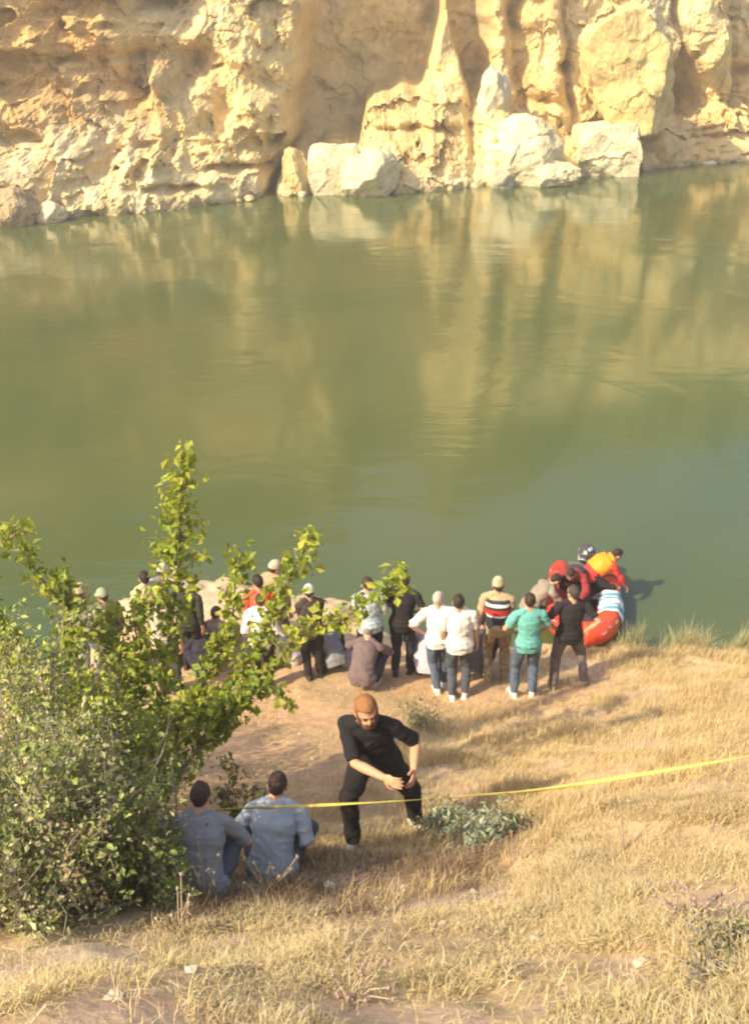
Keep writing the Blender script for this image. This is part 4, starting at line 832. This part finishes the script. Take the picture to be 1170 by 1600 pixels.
# sapling between the two sitting men, sage clumps, thistles
limb_tree('small sapling with drab leaves growing between the two sitting men', ground(372, 1318), [[(372, 1270, 6.2, .08), (365, 1225, 6.25, .14), (360, 1188, 6.3, .08)], [(385, 1260, 6.2, .10), (400, 1230, 6.25, .08)], [(358, 1262, 6.2, .10), (340, 1240, 6.2, .07)]], .05, 240, [(.15, .15, .05), (.20, .16, .07), (.10, .11, .04)], 9, .02, 'sapling', 'sapling')
SG = [(.29, .33, .21), (.37, .40, .29), (.22, .27, .16)]
for lab, uv, h, sp, nl in [('silvery sage clump on the bank edge right of the bearded man', (765, 1322), .22, .19, 650), ('small flat sage tuft just left of the big silvery clump', (705, 1305), .18, .20, 700), ('little pale weed beside the white shoe of the bearded man', (672, 1300), .14, .13, 350), ('low green weed in the hollow right of the silvery clump', (812, 1300), .16, .16, 400),
                       ('low green patch of weed at the right edge of the near slope', (1155, 1488), .07, .22, 450), ('small green weed on the near slope by the right edge', (1105, 1530), .06, .14, 200), ('dull green weed patch on the bare earth behind the bearded man', (655, 1135), .20, .30, 500)]:
    shrub(lab, tuple(ground(*uv)), h, sp, 22, nl, .060 if h > .15 else .035, SG if 'sage' in lab or 'grey' in lab else [(.24, .25, .10), (.32, .30, .15), (.40, .34, .18)], int(uv[0]), 'weed', up=.5, aspect=.35)
def thistle(label, uv, h, k, seed, col=(.34, .22, .19)):
    rg = np.random.default_rng(seed); b = ground(*uv); root = empty('thistle', tuple(b)); put(root, label, 'thistle'); st_ = MB(); hds = []
    for i in range(k):
        e = np.array([rg.normal() * .09, rg.normal() * .09, h * rg.uniform(.6, 1)]); hd = MB(); hds.append(hd); st_.tube([(0, 0, -.03), e * .5 + rg.normal(size=3) * .01, e], [.005, .004, .003], 5, False); hd.ell(e, (.009, .009, .012))
        for _ in range(10): d = nrm(rg.normal(size=3)); hd.tube([e, e + d * .026], [.002, .0006], 3, False)
        for _ in range(4): d = nrm(rg.normal(size=3)); q = e * rg.uniform(.3, .9); st_.tube([q, q + d * .05], [.003, .0008], 3, False)
    st_.build('stem', mat('dry_stem', (.40, .31, .20), .9), root)
    for hd in hds: hd.build('flower_head', mat('thistle_%d' % int(col[0] * 1000), col, .9, .2, 30), root)
for i, (lab, uv, h, k) in enumerate([('faded mauve thistle patch on the near slope towards the right edge', (1075, 1445), .13, 34), ('small reddish thistle on the near slope below the sitting men', (548, 1565), .10, 16), ('dry thistle stalks standing before the man in dusty blue', (420, 1395), .30, 8), ('tall dry weed stalks before the man in grey', (325, 1410), .45, 7), ('forked dry stalk at the edge of the hollow', (610, 1425), .20, 4), ('dry grey twig standing on the near slope right of the hollow', (975, 1330), .32, 3), ('pale dry stalks on the near slope under the thicket', (285, 1465), .28, 6)]):
    thistle(lab, uv, h, k, 200 + i, (.36, .24, .20) if i < 2 else (.42, .34, .24))
# loose stones
for i, (u, v, r) in enumerate([(838, 1468, .045), (1002, 1508, .05), (515, 1385, .05), (690, 1445, .03), (300, 1520, .04), (740, 1395, .035), (180, 1560, .05), (455, 1500, .035)]):
    p = ground(u, v); rock('stone', (p[0], p[1], p[2] + r * .1), (r, r * .8, r * .5), ['pale stone in the grass in the middle of the near slope', 'pale flat stone in the grass below the dry twig', 'stone lying in the hollow under the sitting man', 'small stone on the trodden edge above the near grass', 'small stone under the thicket on the near slope', 'small stone at the right end of the hollow', 'stone near the bottom left corner', 'small stone on the near slope below the man in dusty blue'][i], (.55, .46, .34), 300 + i, .5, src=ICO2, mt=mat_tint('stone', .9), cat='stone')

rgp = np.random.default_rng(71); cnt = 0
while cnt < 34:
    u, v = rgp.uniform(300, 900), rgp.uniform(1060, 1250)
    if poly_mask(np.array([u]), np.array([v]), PATH, 10)[0] < .7: continue
    p = ground(u, v); r = rgp.uniform(.012, .035); rock('pebble', (p[0], p[1], p[2] + r * .1), (r, r * .8, r * .5), 'small pebble among others scattered on the trodden path', (.50, .40, .28), 500 + cnt, .5, src=ICO2, mt=mat_tint('stone', .9), cat='pebble', group='pebbles on the trodden path'); cnt += 1
# ------------------------------------------------------------ grass (nobody could count it)
def grass(name, label, region, n, hr, wd, pal, seed, bbox, lean=.35, clump=.8, extra_keep=None, frizz=.25, flat=0.0):
    rg = np.random.default_rng(seed); x0, x1, y0, y1 = bbox; got = []
    tot = 0
    while tot < n:
        x = rg.uniform(x0, x1, n); y = rg.uniform(y0, y1, n); z = H(x, y); u, v = project(x, y, z)
        d = region(u, v, x, y, z) * (1 - clump + clump * 2 * sstep(-.5, .7, fbm(x * 2.3, y * 2.3, 0, seed, 3)))
        k = rg.random(n) < d * .6; got.append(np.stack([x[k], y[k], z[k]], 1)); tot += k.sum()
        if len(got) > 40: break
    B = np.concatenate(got)[:n]; n = len(B)
    hh = rg.uniform(hr[0], hr[1], n) * (.55 + .9 * sstep(-.6, .8, fbm(B[:, 0] * 1.7, B[:, 1] * 1.7, 0, seed + 5, 3)))
    a = rg.uniform(0, 2 * math.pi, n); wind = fbm(B[:, 0] * 1.2, B[:, 1] * 1.2, 0, seed + 9, 2)
    ln = np.stack([np.cos(a) * lean + .18 * wind + .10, np.sin(a) * lean + .06 * wind], 1) * rg.uniform(.3, 1.7, (n, 1))
    h3 = hh[:, None]; up = np.stack([ln[:, 0] * .35, ln[:, 1] * .35, np.full(n, .55 - flat)], 1); up2 = np.stack([ln[:, 0], ln[:, 1], 1 - .45 * np.hypot(ln[:, 0], ln[:, 1]) - flat], 1)
    b = rg.uniform(0, 2 * math.pi, n); sd_ = np.stack([np.cos(b), np.sin(b), np.zeros(n)], 1) * (wd * rg.uniform(.6, 1.4, n))[:, None]
    j = rg.normal(size=(n, 3)) * [1, 1, .3] * frizz * h3 * .3
    B[:, 2] -= .01
    V = np.stack([B - sd_ * .5, B + sd_ * .5, B + up * h3 - sd_ * .42 + j * .5, B + up * h3 + sd_ * .42 + j * .5, B + up2 * h3 + j], 1).reshape(-1, 3)
    i = np.arange(n)[:, None] * 5; T = np.concatenate([i + [0, 1, 3], i + [0, 3, 2], i + [2, 3, 4]]); pal = np.array(pal)
    kk = (rg.random(n) * .6 + .4 * sstep(-.7, .7, fbm(B[:, 0] * 1.1, B[:, 1] * 1.1, 0, seed + 13, 3))) * (len(pal) - .01); cols = np.repeat(pal[kk.astype(int)] * rg.uniform(.75, 1.25, (n, 1)), 5, 0)
    o = mesh_np(name, V, T, mat_tint('straw', .75, .25, 0, 1, 1, .08, 5, .25), None, False, cols); put(o, label, kind='stuff'); return o
STRAW = [(.44, .32, .16), (.52, .39, .20), (.58, .45, .25), (.64, .52, .32), (.46, .38, .17)]
GOLD = [(.54, .40, .20), (.60, .46, .24), (.66, .53, .30), (.50, .35, .17)]
BROWN = [(.17, .115, .07), (.24, .165, .10), (.32, .225, .14)]  # stubble brown, deepened to carry the hollow's shade too
EDGE = np.array([(-300, 1545), (0, 1500), (300, 1440), (600, 1415), (780, 1375), (900, 1290), (1030, 1235), (1170, 1205), (1500, 1150)])
def r_near(u, v, x, y, z): e = np.interp(u, EDGE[:, 0], EDGE[:, 1]); return sstep(-14, 14, v - e) * (1 - .96 * poly_mask(u, v, TRACK, 10)) * (1 - .7 * sstep(.15, .6, fbm(x * 1.3, y * 1.3, 0, 57, 4))) * (.35 + .65 * sstep(-60, 500, u + (v - 1500) * .3)) * (v < 1700) * (u > -150) * (u < 1750)
def r_mid(u, v, x, y, z): e = np.interp(u, EDGE[:, 0], EDGE[:, 1]); return sstep(12, -12, v - e) * (v > 1000) * (z > .12) * (1 - poly_mask(u, v, PATH, 14)) * (1 - poly_mask(u, v, HOLLOW, 12)) * (1 - .85 * np.exp(-((u - 605) / 75) ** 2 - ((v - 1300) / 50) ** 2)) * (u > 300) * (u < 1750) * sstep(300, 520, u + (1300 - v) * .2)
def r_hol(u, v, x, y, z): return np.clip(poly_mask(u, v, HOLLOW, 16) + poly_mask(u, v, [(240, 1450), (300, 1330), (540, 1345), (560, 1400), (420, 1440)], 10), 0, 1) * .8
def r_shore(u, v, x, y, z): return (z > .0) * (z < .35) * (u > 915) * (u < 1600) * (y > 9) * sstep(915, 1010, u)
def r_path(u, v, x, y, z): return poly_mask(u, v, PATH, 14) * sstep(.2, .7, fbm(x * .9, y * .9, 0, 77, 3) + .2) * (v > 1075)
grass('near_grass', 'dry straw-coloured grass on the near slope', r_near, 185000, (.03, .10), .0044, STRAW, 31, (-4.5, 7.5, 1.2, 8.5), lean=.8, clump=.92)
grass('golden_grass', 'fine golden grass on the slope below the tape', r_mid, 120000, (.06, .19), .0046, GOLD, 32, (-4.5, 11, 4.5, 14), lean=.35, clump=.8)
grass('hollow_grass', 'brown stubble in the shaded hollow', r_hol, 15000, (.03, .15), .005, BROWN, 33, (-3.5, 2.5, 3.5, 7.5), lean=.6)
grass('shore_grass', 'pale tufts of tall grass along the waterline on the right', r_shore, 9000, (.15, .48), .0065, [(.50, .44, .24), (.42, .38, .20), (.34, .34, .16), (.56, .50, .30)], 34, (2.0, 10, 9.5, 14.5), lean=.3, clump=1.0)
grass('path_grass', 'sparse dry blades on the trodden earth', r_path, 5000, (.04, .12), .005, GOLD, 35, (-5, 6, 6, 13.5), lean=.6)

# ============================================================ WARNING TAPE
tp = [(2100, 985, 4.3), (1750, 1060, 4.6), (1420, 1130, 4.9), (1170, 1180, 5.15), (1000, 1210, 5.3), (850, 1233, 5.4), (740, 1243, 5.45), (640, 1250, 5.5), (500, 1258, 5.5), (440, 1261, 5.5), (380, 1263, 5.48), (290, 1268, 5.45), (215, 1262, 5.4)]
P_ = np.array(smooth_path([at_y(*q) for q in tp], 14)); nP = len(P_); V = []
ph = .9 + 1.2 * np.cumsum(.10 + .09 * noise(np.arange(nP) * .11, 0, 0, 5)) * .55
for i in range(nP):
    t = nrm(P_[min(i + 1, nP - 1)] - P_[max(i - 1, 0)]); a = nrm(np.cross(t, [0, 0, 1.])); b = np.cross(a, t)
    wdt = .013 * (1 - .25 * abs(noise(i * .2, 0, 0, 8))); q = a * math.cos(ph[i]) + b * math.sin(ph[i]); wr = .004 * noise(i * .7, 1, 0, 3)
    V += [P_[i] - q * wdt, P_[i] + b * wr, P_[i] + q * wdt]
V = np.array(V); i = np.arange(nP - 1)[:, None] * 3; Q = np.concatenate([i + [0, 1, 4, 3], i + [1, 2, 5, 4]])
tape = mesh_np('warning_tape', V, Q, mat('tape_yellow', (.52, .43, .09), .55, .10, 6, .1, 30, spec=.4), None, True)
sm = tape.modifiers.new('s', 'SOLIDIFY'); sm.thickness = .0015
dg = bpy.context.evaluated_depsgraph_get(); me = bpy.data.meshes.new_from_object(tape.evaluated_get(dg)); tape.modifiers.clear(); tape.data = me
put(tape, 'twisted yellow warning tape stretched across the slope in front of the men', 'tape')

# ============================================================ HAZE (thin warm volume added to lower contrast and lift the shade)
hb = MB(); hb.box((5, 46, 13.6), (170, 80.0, 17.4)); hz = hb.build('added_haze', None, None, False)
m = bpy.data.materials.new('air'); m.use_nodes = True; N = m.node_tree.nodes; N.remove(N['Principled BSDF'])
pv = N.new('ShaderNodeVolumePrincipled'); pv.inputs['Density'].default_value = .0034; pv.inputs['Color'].default_value = (1, .93, .80, 1); pv.inputs['Anisotropy'].default_value = .3
m.node_tree.links.new(pv.outputs[0], N['Material Output'].inputs['Volume']); hz.data.materials.append(m); put(hz, kind='stuff')
